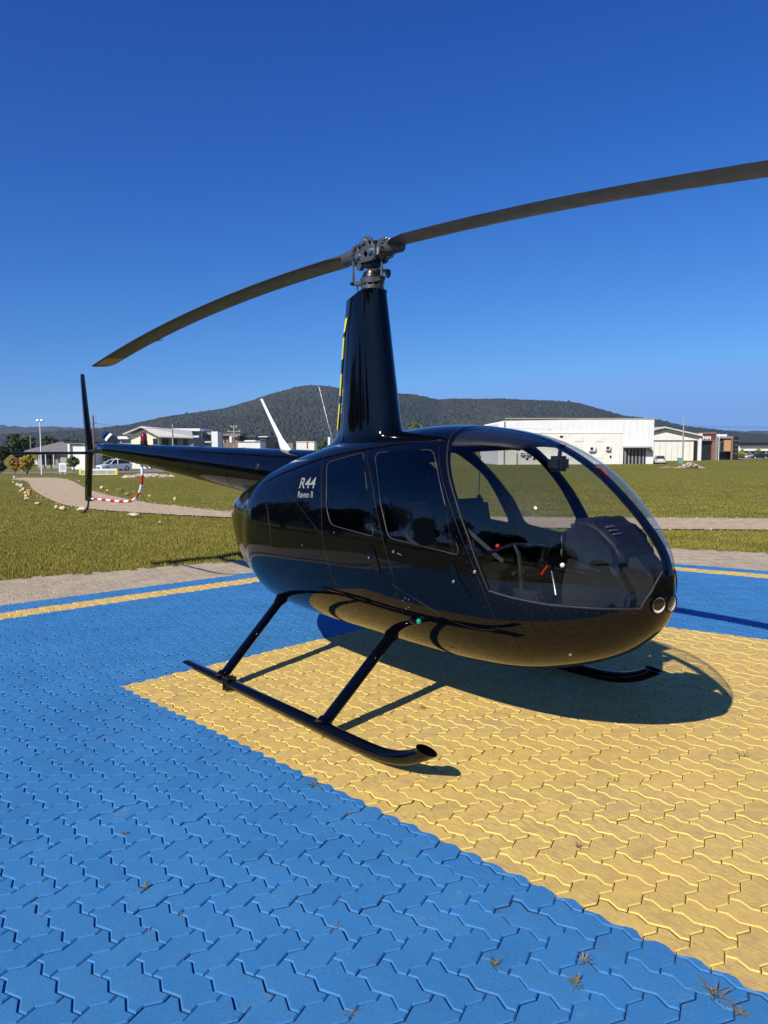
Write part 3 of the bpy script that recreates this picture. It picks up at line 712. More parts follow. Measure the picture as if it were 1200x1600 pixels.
for s in (-1, 1):   # blade root fittings
    bm = bmesh.new(); tube(bm, [(s*.08, 0, 3.155), (s*.13, 0, 3.158), (s*.135, 0, 3.158), (s*.165, 0, 3.16), (s*.17, 0, 3.16), (s*.30, 0, 3.155)], [.05, .052, .078, .078, .056, .050], 26)
    bm.transform(RA); bobj('blade_root', bm, M['hub'], hub, 35)
    for k in range(14):
        a = k*2*math.pi/14; bm = bmesh.new(); y_, z_ = .068*math.cos(a), 3.16+.068*math.sin(a); cyl(bm, (s*.128, y_, z_), (s*.180, y_, z_), .0075, seg=6); bm.transform(RA); bobj('bolt', bm, M['steel'], hub)
    bm = bmesh.new(); tube(bm, [(s*.15, -.045*s-.03, 3.14), (s*.16, -.05*s-.045, 3.10), (s*.155, -.05, 3.085)], [.02, .018, .014], 10); bm.transform(RA); bobj('pitch_horn', bm, M['hub'], hub, 40)
    bm = bmesh.new(); cyl(bm, (s*.157, -.052, 2.935), (s*.157, -.052, 3.12), .0065, seg=10); cyl(bm, (s*.157, -.052, 2.96), (s*.157, -.052, 3.02), .010, seg=8); bm.transform(RA); bobj('pitch_link', bm, M['hub'], hub, 40)
    bm = bmesh.new(); cyl(bm, (s*.157, -.075, 2.943), (s*.157, -.03, 2.943), .012, seg=10); bm.transform(RA); bobj('rod_end', bm, M['trimblack'], hub, 40)
bm = bmesh.new(); cyl(bm, (-.07, -.075, 3.055), (-.07, -.04, 3.055), .028, seg=16); bobj('droop_stop', bm, M['hub'], hub, 40)
bm = bmesh.new(); prism(bm, [(.03, 3.035), (.13, 3.02), (.135, 2.98), (.115, 2.96), (.10, 3.0), (.03, 3.015)], .03, .06, 'y'); bm.transform(RA); bobj('scissor_link', bm, M['trimblack'], hub)
bm = bmesh.new(); cyl(bm, (-.155, -.02, 2.80), (-.15, -.02, 2.93), .007, seg=8); cyl(bm, (-.153, -.02, 2.84), (-.152, -.02, 2.89), .010, seg=8); bobj('push_rod', bm, M['steel'], hub, 40)
# blades
def zb(r): return 3.172-.0187*r*r
def blade(s):
    rs = [.20, .27, .36, .50]+list(np.linspace(.8, 4.93, 24))+[5.03]; ch = []; V = []; F = []
    prof = [(0, 0), (.02, .45), (.08, .85), (.25, 1.0), (.5, .8), (.8, .38), (1, .02), (.8, -.30), (.5, -.6), (.25, -.8), (.08, -.65), (.02, -.35)]
    n = len(prof); pitch = R(3.0)
    for i, r in enumerate(rs):
        c = .254; t = .0155
        if r < .25: c, t = .06, .026
        elif r < .32: c, t = .13, .024
        elif r < .45: c, t = .20, .020
        if r > 5.0: c, t = .20, .010
        elif r > 4.92: c, t = .254, .015
        tw = pitch-R(5)*(r/5)
        for a, b in prof:
            le = .25*.254 if r > .45 else .25*c
            yy = (le-a*c)*s*1.0; zz = b*t
            y2 = yy*math.cos(tw)-0*zz; z2 = zz+yy*s*math.sin(tw)
            V.append((s*r, y2, zb(r)+z2))
        if i:
            for k in range(n):
                q_ = ((i-1)*n+k, (i-1)*n+(k+1) % n, i*n+(k+1) % n, i*n+k); F.append(q_)
    F.append(tuple(range(n))[::-1]); F.append(tuple(range((len(rs)-1)*n, len(rs)*n)))
    bm = bmesh.new(); vs = [bm.verts.new(v) for v in V]
    for f in F: bm.faces.new([vs[k] for k in f])
    bmesh.ops.recalc_face_normals(bm, faces=bm.faces[:]); bm.transform(RA); o = bobj('main_rotor_blade', bm, M['blade'], H, 30)
    # yellow ground reflection painted as an ochre sheet under the tip, trim tab
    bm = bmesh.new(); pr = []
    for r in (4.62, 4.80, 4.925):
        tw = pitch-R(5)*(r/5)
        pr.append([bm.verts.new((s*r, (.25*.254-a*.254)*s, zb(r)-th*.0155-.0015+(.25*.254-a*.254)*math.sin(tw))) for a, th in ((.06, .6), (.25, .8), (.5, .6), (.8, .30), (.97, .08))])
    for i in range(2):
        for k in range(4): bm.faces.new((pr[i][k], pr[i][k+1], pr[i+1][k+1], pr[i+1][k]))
    bm.transform(RA); bobj('blade_tip', bm, M['tip_reflection'], o, 60)
    bm = bmesh.new(); tw = pitch-R(5)*(3.8/5); z0 = zb(3.8)-(.75*.254)*math.sin(tw); box(bm, *sorted((s*3.7, s*4.0)), *sorted((-s*.186, -s*.215)), z0-.002, z0+.001); bm.transform(RA); bobj('trim_tab', bm, M['trimblack'], o)
blade(1); blade(-1)

# tail boom and tail
bm = bmesh.new(); pts = []; rd = []
for x in np.linspace(-.7, -5.46, 20):
    f = (-.9-x)/4.5; pts.append((x, 0, 1.462+.225*f)); rd.append(.237-.160*f)
pts.append((-5.50, 0, 1.69)); rd.append(.055)
tube(bm, pts, rd, 40); boom = bobj('tail_boom', bm, M['paint'], H, 45)
for x in (-1.9, -2.7, -3.5, -4.3, -5.0):
    f = (-.9-x)/4.5; bm = bmesh.new(); tube(bm, [(x-.004, 0, 1.462+.225*f), (x+.004, 0, 1.462+.225*f)], .2378-.160*f+.0012, 40); bobj('boom_seam', bm, M['paint'], boom, 45)
bm = bmesh.new(); tube(bm, [(-5.48, 0, 1.69), (-5.56, 0, 1.69), (-5.62, 0, 1.685)], [.05, .058, .045], 16); tube(bm, [(-5.60, -.012, 1.67), (-5.80, 0, 1.655), (-5.95, 0, 1.65)], [.035, .032, .028], 12); cyl(bm, (-5.36, 0, 1.69), (-5.36, .24, 1.69), .024, seg=12); bobj('tail_gearbox', bm, M['trimblack'], boom, 45)
def fin(name, secs, t, parent):
    """secs: (z, x_le, x_te)"""
    bm = bmesh.new(); prof = [(0, 0), (.06, .6), (.25, 1), (.6, .75), (1, .05), (.6, -.75), (.25, -1), (.06, -.6)]; rings_ = []
    for z, a, b in secs: rings_.append([bm.verts.new((a+(b-a)*u, v*t, z)) for u, v in prof])
    for i in range(len(secs)-1):
        for k in range(8): bm.faces.new((rings_[i][k], rings_[i][(k+1) % 8], rings_[i+1][(k+1) % 8], rings_[i+1][k]))
    bm.faces.new(rings_[0]); bm.faces.new(rings_[-1]); bmesh.ops.recalc_face_normals(bm, faces=bm.faces[:]); return bobj(name, bm, M['paint'], parent, 50)
ta = thing('tail_fins', None, None); ta.parent = H
fin('upper_fin', [(1.60, -5.80, -6.10), (1.70, -5.80, -6.09), (2.60, -6.03, -6.185), (2.67, -6.05, -6.18), (2.69, -6.08, -6.16)], .022, ta)
fin('lower_fin', [(1.63, -5.815, -6.10), (1.02, -5.925, -6.165), (.985, -5.945, -6.16)], .022, ta)
bm = bmesh.new(); prof = [(0, 0), (.08, .6), (.3, 1), (.7, .6), (1, .05), (.7, -.5), (.3, -.8), (.08, -.5)]; rr = []
for y, a, b in ((.03, -5.80, -6.10), (-.4, -5.81, -6.10), (-.98, -5.83, -6.09), (-1.005, -5.86, -6.07)): rr.append([bm.verts.new((a+(b-a)*u, y, 1.633+v*.021)) for u, v in prof])
for i in range(3):
    for k in range(8): bm.faces.new((rr[i][k], rr[i][(k+1) % 8], rr[i+1][(k+1) % 8], rr[i+1][k]))
bm.faces.new(rr[0]); bm.faces.new(rr[-1]); bmesh.ops.recalc_face_normals(bm, faces=bm.faces[:]); bobj('horizontal_stabilizer', bm, M['paint'], ta, 50)
bm = bmesh.new(); tube(bm, catmull([np.array(p) for p in ((-6.02, 0, 1.0), (-6.04, 0, .94), (-6.08, 0, .88), (-6.20, 0, .825), (-6.25, 0, .815))], 4), .013, 10); bobj('tail_skid', bm, M['trimblack'], ta, 60)
# striped guard tube
gp_ = catmull([np.array(p) for p in ((-4.235, 0, 1.62), (-4.235, 0, 1.50), (-4.24, 0, 1.365), (-4.28, 0, 1.24), (-4.36, 0, 1.155), (-4.47, 0, 1.095), (-4.62, 0, 1.06), (-4.90, 0, 1.04), (-5.4, 0, 1.03), (-5.95, 0, 1.02))], 8)
gp_ = np.array(gp_); cl_ = np.concatenate([[0], np.cumsum(np.linalg.norm(np.diff(gp_, axis=0), axis=1))])
gd = thing('tail_rotor_guard', None, None); gd.parent = H
tot = cl_[-1]; edges = [0]
# stripes read from the photo: short in the upright, longer along the bottom run
e_ = 0
while e_ < tot: e_ += .115 if e_ < .75 else .145; edges.append(min(e_, tot))
for i, (a, b) in enumerate(zip(edges[:-1], edges[1:])):
    ts = np.linspace(a, b, 5); pp = [tuple(np.interp(t, cl_, gp_[:, k]) for k in range(3)) for t in ts]
    bm = bmesh.new(); tube(bm, pp, .0165, 12); bobj('red_stripe' if i % 2 == 0 else 'white_stripe', bm, M['red_gloss'] if i % 2 == 0 else M['white_gloss'], gd, 60)
bm = bmesh.new(); cyl(bm, (-5.88, 0, 1.02), (-6.0, 0, 1.02), .03, seg=12); bobj('guard_clamp', bm, M['trimblack'], gd, 50)
# tail rotor on the port side
tr = thing('tail_rotor', None, None); tr.parent = H
HT = Vector((-5.36, .24, 1.69))
bm = bmesh.new(); cyl(bm, HT-Vector((0, .04, 0)), HT+Vector((0, .04, 0)), .035, seg=16); bobj('tail_rotor_hub', bm, M['hub'], tr, 50)
for s in (1, -1):
    ang_ = R(163); d = Vector((math.cos(ang_), .0, math.sin(ang_)))*s; nrm = Vector((-d.z, 0, d.x))
    yv = Vector((0, 1, 0)); chd = (nrm*math.cos(R(38))-yv*math.sin(R(38)))
    spans = [(.10, .22, 'blade_spar', 'hub', .03), (.22, .50, 'blade_skin', 'trimblack', .058), (.50, .57, 'white_band', 'white_gloss', .058), (.57, .65, 'black_band', 'trimblack', .058), (.65, .735, 'blade_tip', 'white_gloss', .058)]
    for r0, r1, nm, mt, hc in spans:
        bm = bmesh.new(); th_ = chd.cross(d).normalized(); vs = []
        for r in (r0, r1):
            for u, v in ((-1, 0), (-.6, .012), (.4, .010), (1, 0), (.4, -.006), (-.6, -.008)): vs.append(bm.verts.new(HT+d*r+chd*u*hc+th_*v))
        for k in range(6): bm.faces.new((vs[k], vs[(k+1) % 6], vs[6+(k+1) % 6], vs[6+k]))
        bm.faces.new(vs[:6][::-1]); bm.faces.new(vs[6:]); bmesh.ops.recalc_face_normals(bm, faces=bm.faces[:]); bobj(nm, bm, M[mt], tr, 60)
# beacon, antennas
bc = thing('beacon', None, None); bc.parent = H
bm = bmesh.new(); cyl(bm, (-4.16, 0, 1.745), (-4.16, 0, 1.79), .042, .040, 18); bobj('beacon_base', bm, M['trimblack'], bc, 50)
bm = bmesh.new(); tube(bm, [(-4.16, 0, 1.79), (-4.16, 0, 1.84), (-4.16, 0, 1.87), (-4.16, 0, 1.885)], [.036, .036, .028, .010], 18); bobj('beacon_lens', bm, M['red_lens'], bc, 60)
bm = bmesh.new(); secs = [((-1.14, 1.66), .085), ((-1.20, 1.72), .075), ((-1.27, 1.80), .04), ((-1.42, 1.97), .026), ((-1.575, 2.155), .020)]
rr = [[bm.verts.new((x+math.cos(t)*h_, math.sin(t)*h_*.28, z)) for t in np.linspace(0, 2*math.pi, 12, endpoint=False)] for (x, z), h_ in secs]
for i in range(len(rr)-1):
    for k in range(12): bm.faces.new((rr[i][k], rr[i][(k+1) % 12], rr[i+1][(k+1) % 12], rr[i+1][k]))
bm.faces.new(rr[-1]); bmesh.ops.recalc_face_normals(bm, faces=bm.faces[:]); bobj('blade_antenna', bm, M['white_gloss'], boom, 60)
bm = bmesh.new(); tube(bm, [(-.50, 0, 1.70), (-.505, 0, 1.78), (-.60, 0, 2.01), (-.685, 0, 2.215)], [.008, .006, .004, .003], 8); bobj('whip_antenna', bm, M['steel'], H, 60)
bm = bmesh.new(); bmesh.ops.create_uvsphere(bm, u_segments=16, v_segments=10, radius=.055, matrix=Matrix.Translation((-1.32, -.205, 1.53)) @ Matrix.Rotation(R(20), 4, 'Y') @ Matrix.Diagonal((.55, .25, 1, 1))); bobj('air_scoop', bm, M['rubber'], boom, 60)

# cabin interior
cab = thing('cabin', None, None); cab.parent = H
bm = bmesh.new(); fx = np.linspace(-.15, 2.10, 14); fy = [max(.03, ysurf(x, .565)-.035) for x in fx]; prism(bm, [(x, -y) for x, y in zip(fx, fy)]+[(x, y) for x, y in list(zip(fx, fy))[::-1]], .545, .575); bobj('cabin_floor', bm, M['interior'], cab)
bm = bmesh.new(); prism(bm, [(1.7, .58), (2.10, .66), (2.26, .86), (2.2, .90), (1.95, .72), (1.7, .62)], -.17, .17, 'y'); prism(bm, [(2.20, .88), (2.34, .90), (2.385, .97), (2.385, 1.05), (2.28, 1.15), (2.15, 1.12)], -.085, .10, 'y'); bobj('nose_floor', bm, M['interior'], cab)
bm = bmesh.new(); prism(bm, [(-.22, .56), (-.12, .56), (-.22, 1.45), (-.30, 1.45)], -.36, .36, 'y'); bobj('rear_bulkhead', bm, M['interior'], cab)
def seat(x, y, hb=1.38):
    s_ = thing('seat', None, None); s_.parent = H
    boxo('seat_base', (x-.05, x+.42, y-.235, y+.235, .56, .80), M['interior'], s_, .03, 40)
    boxo('seat_cushion', (x-.02, x+.44, y-.23, y+.23, .80, .90), M['leather'], s_, .035, 40)
    bm = bmesh.new(); box(bm, -.05, .05, -.215, .215, 0, hb-.88, bev=.04); bmesh.ops.rotate(bm, verts=bm.verts, cent=(0, 0, 0), matrix=Matrix.Rotation(R(-13), 3, 'Y')); bmesh.ops.translate(bm, verts=bm.verts, vec=(x-.0, y, .87))
    bobj('seat_back', bm, M['leather'], s_, 40)
    bm = bmesh.new(); tube(bm, [(x-.14, y-.16, 1.40), (x+.0, y-.1, 1.15), (x+.12, y+.14, .92)], .012, 6, flat=(1, 2.2)); bobj('seat_belt', bm, M['grey_trim'], s_)
for y in (-.29, .29): seat(.80, y); seat(.02, y, 1.42)
boxo('centre_keel', (.2, 1.6, -.055, .055, .56, .84), M['interior'], cab, .02, 40)
pn = thing('instrument_console', None, None); pn.parent = H
bm = bmesh.new(); prism(bm, [(1.86, .56), (2.12, .60), (2.26, .76), (2.30, .95), (2.18, 1.10), (1.90, 1.12), (1.86, .95)], -.17, .19, 'y'); bmesh.ops.bevel(bm, geom=bm.edges[:], offset=.02, segments=3, affect='EDGES'); bobj('console_pedestal', bm, M['interior'], pn, 40)
bm = bmesh.new(); prism(bm, [(1.86, 1.10), (1.85, 1.22), (1.88, 1.31), (1.97, 1.345), (2.08, 1.32), (2.22, 1.21), (2.25, 1.08), (2.05, 1.04)], -.17, .22, 'y'); bmesh.ops.bevel(bm, geom=bm.edges[:], offset=.045, segments=5, affect='EDGES'); bobj('instrument_hood', bm, M['leather'], pn, 50)
bm = bmesh.new(); box(bm, 1.842, 1.852, -.14, .17, 1.11, 1.25, .003); bobj('instrument_panel', bm, M['trimblack'], pn)
for yy in (-.10, 0.01, .12):
    for zz in (1.13, 1.205):
        bm = bmesh.new(); cyl(bm, (1.842, yy, zz), (1.832, yy, zz), .033, seg=20); gq = bobj('gauge', bm, M['grey_trim'], pn, 40)
for k in range(3): boxo('vent_slot', (2.12+k*.022, 2.130+k*.022, -.13, -.06, 1.296-k*.018, 1.302-k*.018), M['grey_trim'], pn)
bm = bmesh.new(); tube(bm, [(1.45, 0, .84), (1.42, 0, 1.06), (1.38, 0, 1.12)], .014, 10); tube(bm, [(1.38, -.30, 1.08), (1.38, 0, 1.12), (1.38, .30, 1.08)], .012, 10); tube(bm, [(1.38, -.30, 1.08), (1.36, -.30, .98)], .018, 10); tube(bm, [(1.38, .30, 1.08), (1.36, .30, .98)], .018, 10); bobj('cyclic_stick', bm, M['trimblack'], cab, 60)
for y in (-.46, .10):
    bm = bmesh.new(); tube(bm, [(.95, y, .82), (1.35, y, .92)], .013, 10); bobj('collective_lever', bm, M['trimblack'], cab, 60); bm = bmesh.new(); tube(bm, [(1.30, y, .908), (1.40, y, .932)], .02, 10); bobj('collective_grip', bm, M['interior'], cab, 60)
for y in (-.36, -.2, .2, .36):
    bm = bmesh.new(); tube(bm, [(2.02, y*.8, .60), (2.05, y*.8, .72)], .010, 8); box(bm, 2.04, 2.055, y*.8-.035, y*.8+.035, .69, .75, .004); bobj('rudder_pedal', bm, M['steel'], cab, 60)
bm = bmesh.new(); bmesh.ops.create_uvsphere(bm, u_segments=12, v_segments=8, radius=.014, matrix=Matrix.Translation((1.42, -.20, 1.13))); bobj('red_knob', bm, M['red_gloss'], cab, 80)
bm = bmesh.new(); tube(bm, [(1.74, -.13, 1.04), (1.72, -.14, 1.01), (1.71, -.145, .985)], .005, 8); bobj('mixture_cable', bm, M['red_gloss'], cab, 80)
bm = bmesh.new(); tube(bm, [(1.80, -.17, 1.02), (1.84, -.20, .96), (1.87, -.22, .90)], .007, 8); bobj('lever', bm, M['steel'], cab, 80)
bm = bmesh.new(); bmesh.ops.create_uvsphere(bm, u_segments=12, v_segments=8, radius=.015, matrix=Matrix.Translation((1.86, -.15, 1.06))); bobj('lever_knob', bm, M['white_gloss'], cab, 80)
for dy in (0,): 
    bm = bmesh.new(); tube(bm, [(1.55, .57, 1.10), (1.55, .56, 1.07), (1.64, .545, 1.065), (1.64, .555, 1.095)], .006, 8); bobj('door_pull', bm, M['steel'], cab, 60)
bm = bmesh.new(); bmesh.ops.create_uvsphere(bm, u_segments=16, v_segments=12, radius=.016, matrix=Matrix.Translation((1.40, .585, 1.20))); bobj('door_latch_knob', bm, M['chrome'], cab, 80)
# overhead: headliner, compass
bm = bmesh.new(); gx = np.linspace(-.25, 1.60, 16); gy = np.linspace(-.36, .36, 10); vv = []
for x in gx:
    zt_ = np.interp(x, PROF[:, 0], PROF[:, 1])
    for y in gy*(1 if x < 1.2 else 1-(x-1.2)*.9):
        ww_ = np.interp(x, PROF[:, 0], PROF[:, 3]); zz = .95+(zt_-.95)*(1-(abs(y)/ww_)**NT)**(1/NT)-.045; vv.append(bm.verts.new((x, y, zz)))
for i in range(15):
    for k in range(9): bm.faces.new((vv[i*10+k], vv[i*10+k+1], vv[(i+1)*10+k+1], vv[(i+1)*10+k]))
hl = bobj('headliner', bm, M['interior'], cab, 60); sm_ = hl.modifiers.new('s', 'SOLIDIFY'); sm_.thickness = .02
cp = thing('compass', None, None); cp.parent = H
boxo('compass_body', (1.66, 1.76, -.055, .045, 1.585, 1.675), M['trimblack'], cp, .018, 40)
bm = bmesh.new(); tube(bm, [(1.71, 0, 1.66), (1.72, 0, 1.72), (1.72, 0, 1.74)], [.012, .012, .03], 10); bobj('compass_mount', bm, M['trimblack'], cp, 40)
boxo('compass_window', (1.654, 1.662, -.035, .025, 1.61, 1.65), M['door_glass'], cp)
bm = bmesh.new(); tube(bm, [(1.965, -.005, 1.615), (2.00, .02, 1.606), (2.045, -.01, 1.572)], .003, 6, flat=(1, 2)); bobj('yaw_string', bm, M['red_gloss'], H, 60)
# loose headset cable hanging by the far door pillar
bm = bmesh.new(); tube(bm, [(.62, .52, 1.66), (.60, .53, 1.45), (.60, .53, 1.20)], .003, 6); box(bm, .585, .615, .52, .54, 1.34, 1.37, .004); bobj('headset_cable', bm, M['trimblack'], cab)

# ------------------------------------------------------------------ BACKGROUND
# metres at a depth Y (ahead of the photographer) for a photo pixel
HZ = 800+FOC*math.tan(PITCH)
def bX_(px, Y): return (px-600)*Y*1.004/FOC
def bZ_(py, Y): return CAM[2]+Y*math.tan(math.atan((800-py)/FOC)+PITCH)
def bthing(name, label, cat, X, Y, Z=None, yaw=0.0, group=None):
    x, y = bxy(X, Y); z = float(tz(X, Y)) if Z is None else Z
    return thing(name, label, cat, (x, y, z), YAW-math.pi/2+yaw, group)
def bbox(name, T, b, m, par, bev=0.0):
    """T=(X,Y,Z) origin of the thing; b in photo-ish metres X0,X1,Y0,Y1,Z0,Z1 absolute"""
    return boxo(name, (b[0]-T[0], b[1]-T[0], b[2]-T[1], b[3]-T[1], b[4]-T[2], b[5]-T[2]), m, par, bev)
def strip_mat(name, a, b, scale=3, bscale=25, rough=.9):
    m, nt, bs = new_mat(name); p = geo_pos(nt)
    c = ramp(nt, noise(nt, scale, 6, .7, p), [(.3, a), (.7, b)]); c = mixc(nt, 1.0, c, ramp(nt, noise(nt, bscale, 4, .8, p), [(.3, .7), (.7, 1.25)]), 'MULTIPLY')
    L(nt, c, bs.inputs['Base Color']); bs.inputs['Roughness'].default_value = rough; bump(nt, bs, noise(nt, bscale, 4, .8, p), .6, .03); return m
def leaf_mat(name, cols, sp=.15):
    m, nt, bs = new_mat(name); g = nt.nodes.new('ShaderNodeNewGeometry')
    L(nt, ramp(nt, g.outputs['Random Per Island'], [(i/(len(cols)-1), c) for i, c in enumerate(cols)]), bs.inputs['Base Color'])
    bs.inputs['Roughness'].default_value = .65; bs.inputs['Specular IOR Level'].default_value = sp
    try: bs.inputs['Subsurface Weight'].default_value = 0
    except Exception: pass
    return m
M['gravel'] = strip_mat('gravel_path', (.34, .25, .14), (.66, .50, .32), 5, 16)
M['asphalt'] = strip_mat('old_asphalt', (.16, .15, .14), (.24, .225, .21), .4, 4)
M['dirt'] = strip_mat('bare_dirt', (.22, .17, .11), (.36, .29, .20), 1.5, 10)
M['wall_w'] = mat('white_render', (.76, .76, .75), .8, 0, .05, .4, .1, 3, .02)
M['wall_cream'] = mat('cream_wall', (.78, .75, .66), .85, 0, .06, .5, .1, 3, .02)
M['wall_y'] = mat('pale_yellow_wall', (.80, .76, .55), .85, 0, .05, .5)
M['wall_g'] = mat('grey_wall', (.26, .255, .24), .85, 0, .1, .5)
M['roof_w'] = mat('pale_roof_sheet', (.62, .58, .52), .6, 0, .08, .8)
M['roof_g'] = mat('grey_roof_sheet', (.20, .185, .165), .8, 0, .12, .8)
M['dark'] = mat('dark_opening', (.015, .015, .017), .4, 0, .2, 1)
M['dglass'] = mat('dark_window_glass', (.02, .028, .035), .08, 0, .2, 1)
M['orange'] = mat('terracotta_panel', (.55, .27, .13), .7, 0, .08, 1)
M['maroon'] = mat('maroon_fascia', (.14, .035, .025), .6, 0, .1, 1)
M['wood'] = mat('brown_cladding', (.26, .14, .08), .7, 0, .15, 2)
M['concrete'] = mat('weathered_concrete', (.36, .34, .30), .85, 0, .12, 2)
M['timber'] = mat('timber_pole', (.16, .12, .09), .85, 0, .2, 3)
M['carwhite'] = mat('white_car_paint', (.78, .78, .78), .2, 0, .02, 2, coat=.5)
M['carsilver'] = mat('silver_car_paint', (.62, .62, .62), .25, .1, .04, 2, coat=.5)
M['carblack'] = mat('black_car_paint', (.015, .015, .018), .2, 0, .05, 2, coat=.5)
M['tyre'] = mat('tyre_rubber', (.02, .02, .02), .8, 0, .1, 10)
M['rock'] = mat('pale_rock', (.62, .50, .33), .9, 0, .22, 3, .5, 9, .04)
M['rockgrey'] = mat('grey_rubble', (.50, .42, .36), .9, 0, .25, 3, .5, 9, .04)
M['crumb'] = leaf_mat('stone_crumbs', [(.30, .24, .18), (.50, .42, .34), (.62, .54, .44), (.40, .30, .24), (.22, .19, .16)])
M['mossrock'] = mat('mossy_rock', (.24, .21, .10), .95, 0, .3, 3, .5, 9, .04)
M['bark'] = mat('bark', (.10, .075, .05), .9, 0, .25, 4)
M['bin'] = mat('green_plastic', (.12, .34, .24), .5, 0, .05, 3)
M['ochre'] = mat('ochre_plastic', (.62, .36, .08), .5, 0, .1, 3)
M['leaf_dark'] = leaf_mat('dark_leaves', [(.018, .032, .010), (.045, .062, .018), (.085, .095, .03)])
M['leaf_mid'] = leaf_mat('mid_leaves', [(.045, .07, .015), (.09, .12, .03), (.15, .17, .05)])
M['leaf_croton'] = leaf_mat('croton_leaves', [(.10, .13, .02), (.42, .32, .03), (.45, .14, .03), (.50, .42, .10), (.16, .08, .03)])
M['leaf_yel'] = leaf_mat('yellow_green_leaves', [(.14, .17, .02), (.30, .32, .05)])
def grass_mat():
    m = leaf_mat('grass_blades', [(.14, .165, .016), (.26, .235, .034), (.36, .285, .065), (.17, .20, .022), (.46, .36, .12)], .1); nt = m.node_tree; bs = nt.nodes['Principled BSDF']
    src = bs.inputs['Base Color'].links[0].from_socket; p = geo_pos(nt)
    a = mixc(nt, ramp(nt, noise(nt, .55, 5, .65, p), [(.42, 0.0), (.66, .75)]), src, (.30, .225, .06))
    a = mixc(nt, ramp(nt, noise(nt, .23, 4, .6, p), [(.52, 0.0), (.70, .35)]), a, (.14, .17, .02))
    L(nt, a, bs.inputs['Base Color']); return m
M['grass'] = grass_mat()
M['weed'] = leaf_mat('weed_blades', [(.10, .13, .03), (.22, .17, .06), (.12, .09, .05), (.30, .24, .12)], .1)

# --- path, road 
def ribbon(name, L1, L2, m, z=.004, kind='structure', n=8):
    A = catmull([np.array(p) for p in L1], n); B = catmull([np.array(p) for p in L2], n); V = []; F = []
    for i, (a, b) in enumerate(zip(A, B)):
        for t in np.linspace(0, 1, 5):
            x, y = a+(b-a)*t; X, Y = w2b(x, y); V.append((x, y, float(tz(X, Y))-.035+z+.03))
        if i:
            for k in range(4): j = (i-1)*5+k; F.append((j, j+1, j+6, j+5))
    o = mobj(name, V, F, m); smooth_mesh(o.data, 60); o['kind'] = kind; return o
g_ = lambda a, b: gpt(a, b)[:2]
PL = [(-90, 748), (20, 749), (42, 752), (52, 765), (87, 784), (133, 793.5), (200, 799.5), (360, 808), (600, 817), (850, 824), (1030, 826), (1300, 828)]
PU = [(-90, 746), (20, 746.3), (97, 747.5), (143, 766), (217, 783), (300, 793), (360, 799), (500, 803), (680, 806.5), (880, 808.5), (1030, 809), (1300, 811)]
PL = PL[1:]; PU = PU[1:]
path = ribbon('gravel_path', [g_(*p) for p in PL], [g_(*p) for p in PU], M['gravel'])
RA_ = [bxy(bX_(px, Y), Y) for px, Y in ((-500, 70), (100, 84), (273, 92), (420, 105))]; RB_ = [bxy(bX_(px, Y), Y) for px, Y in ((-500, 78), (100, 98), (280, 112), (440, 128))]
road = ribbon('road', RA_, RB_, M['asphalt'], .006)
rr_ = ribbon('parking_strip', [bxy(bX_(px, 205), 205) for px in (1085, 1130, 1250, 1400)], [bxy(bX_(px, 250), 250) for px in (1085, 1130, 1250, 1400)], M['dirt'], .05, n=3)
PLw = np.array([g_(*p) for p in PL]); PUw = np.array([g_(*p) for p in PU])
poly_path = np.vstack([np.array(catmull(list(PLw), 6)), np.array(catmull(list(PUw), 6))[::-1]])
def inpoly(P, poly):
    x, y = P[:, 0], P[:, 1]; inside = np.zeros(len(P), bool); n = len(poly)
    for i in range(n):
        x0, y0 = poly[i-1]; x1, y1 = poly[i]
        c = ((y0 > y) != (y1 > y)) & (x < (x1-x0)*(y-y0)/((y1-y0) or 1e-9)+x0); inside ^= c
    return inside
# --- grass blades on the lawn (uncountable)
def blades(nB, Y0, Y1, hmin, hmax, wid, seed, name):
    r_ = np.random.default_rng(seed); u = r_.random(nB)
    Y = 1/(1/Y0+(1/Y1-1/Y0)*u); X = (r_.random(nB)*2-1)*(Y*.58+1.5)
    x = CAM[0]+rt[0]*X+fh[0]*Y; y = CAM[1]+rt[1]*X+fh[1]*Y
    P = np.stack([x, y], 1); (n1, c1), (n2, c2) = half('gL'), half('gR')
    jit = np.abs(r_.normal(0, .10, nB))*-1+.04+.05*np.sin(x*5)*np.sin(y*4+1)
    off = (P@np.array(n1) > c1+jit) | (P@np.array(n2) > c2+jit); off &= ~inpoly(P+r_.normal(0, .12, P.shape), poly_path)
    clump = np.sin(x*1.9+np.sin(y*1.3)*2)*np.sin(y*2.3+np.sin(x*1.1)*2)
    off &= r_.random(nB) < .62+.38*clump
    x, y, X, Y = x[off], y[off], X[off], Y[off]; n = len(x); z = tz(X, Y)-.03
    h = (hmin+(hmax-hmin)*r_.random(n)**2)*(1+.4*clump[off]); a = r_.random(n)*2*np.pi; ww = wid*(Y/12)**.8*(.6+.8*r_.random(n)); le = r_.normal(0, .5, (n, 2))*h[:, None]
    dx, dy = np.cos(a)*ww, np.sin(a)*ww
    V = np.stack([np.stack([x-dx, y-dy, z], 1), np.stack([x+dx, y+dy, z], 1), np.stack([x+le[:, 0], y+le[:, 1], z+h+.03], 1)], 1).reshape(-1, 3)
    o = np_mesh(name, V, np.arange(3*n).reshape(-1, 3), M['grass']); tag(o, 'short dry yellowish grass of the lawn around the pad', 'grass', kind='stuff'); return o
blades(560000, 8.5, 90, .005, .020, .0038, 3, 'lawn_grass')

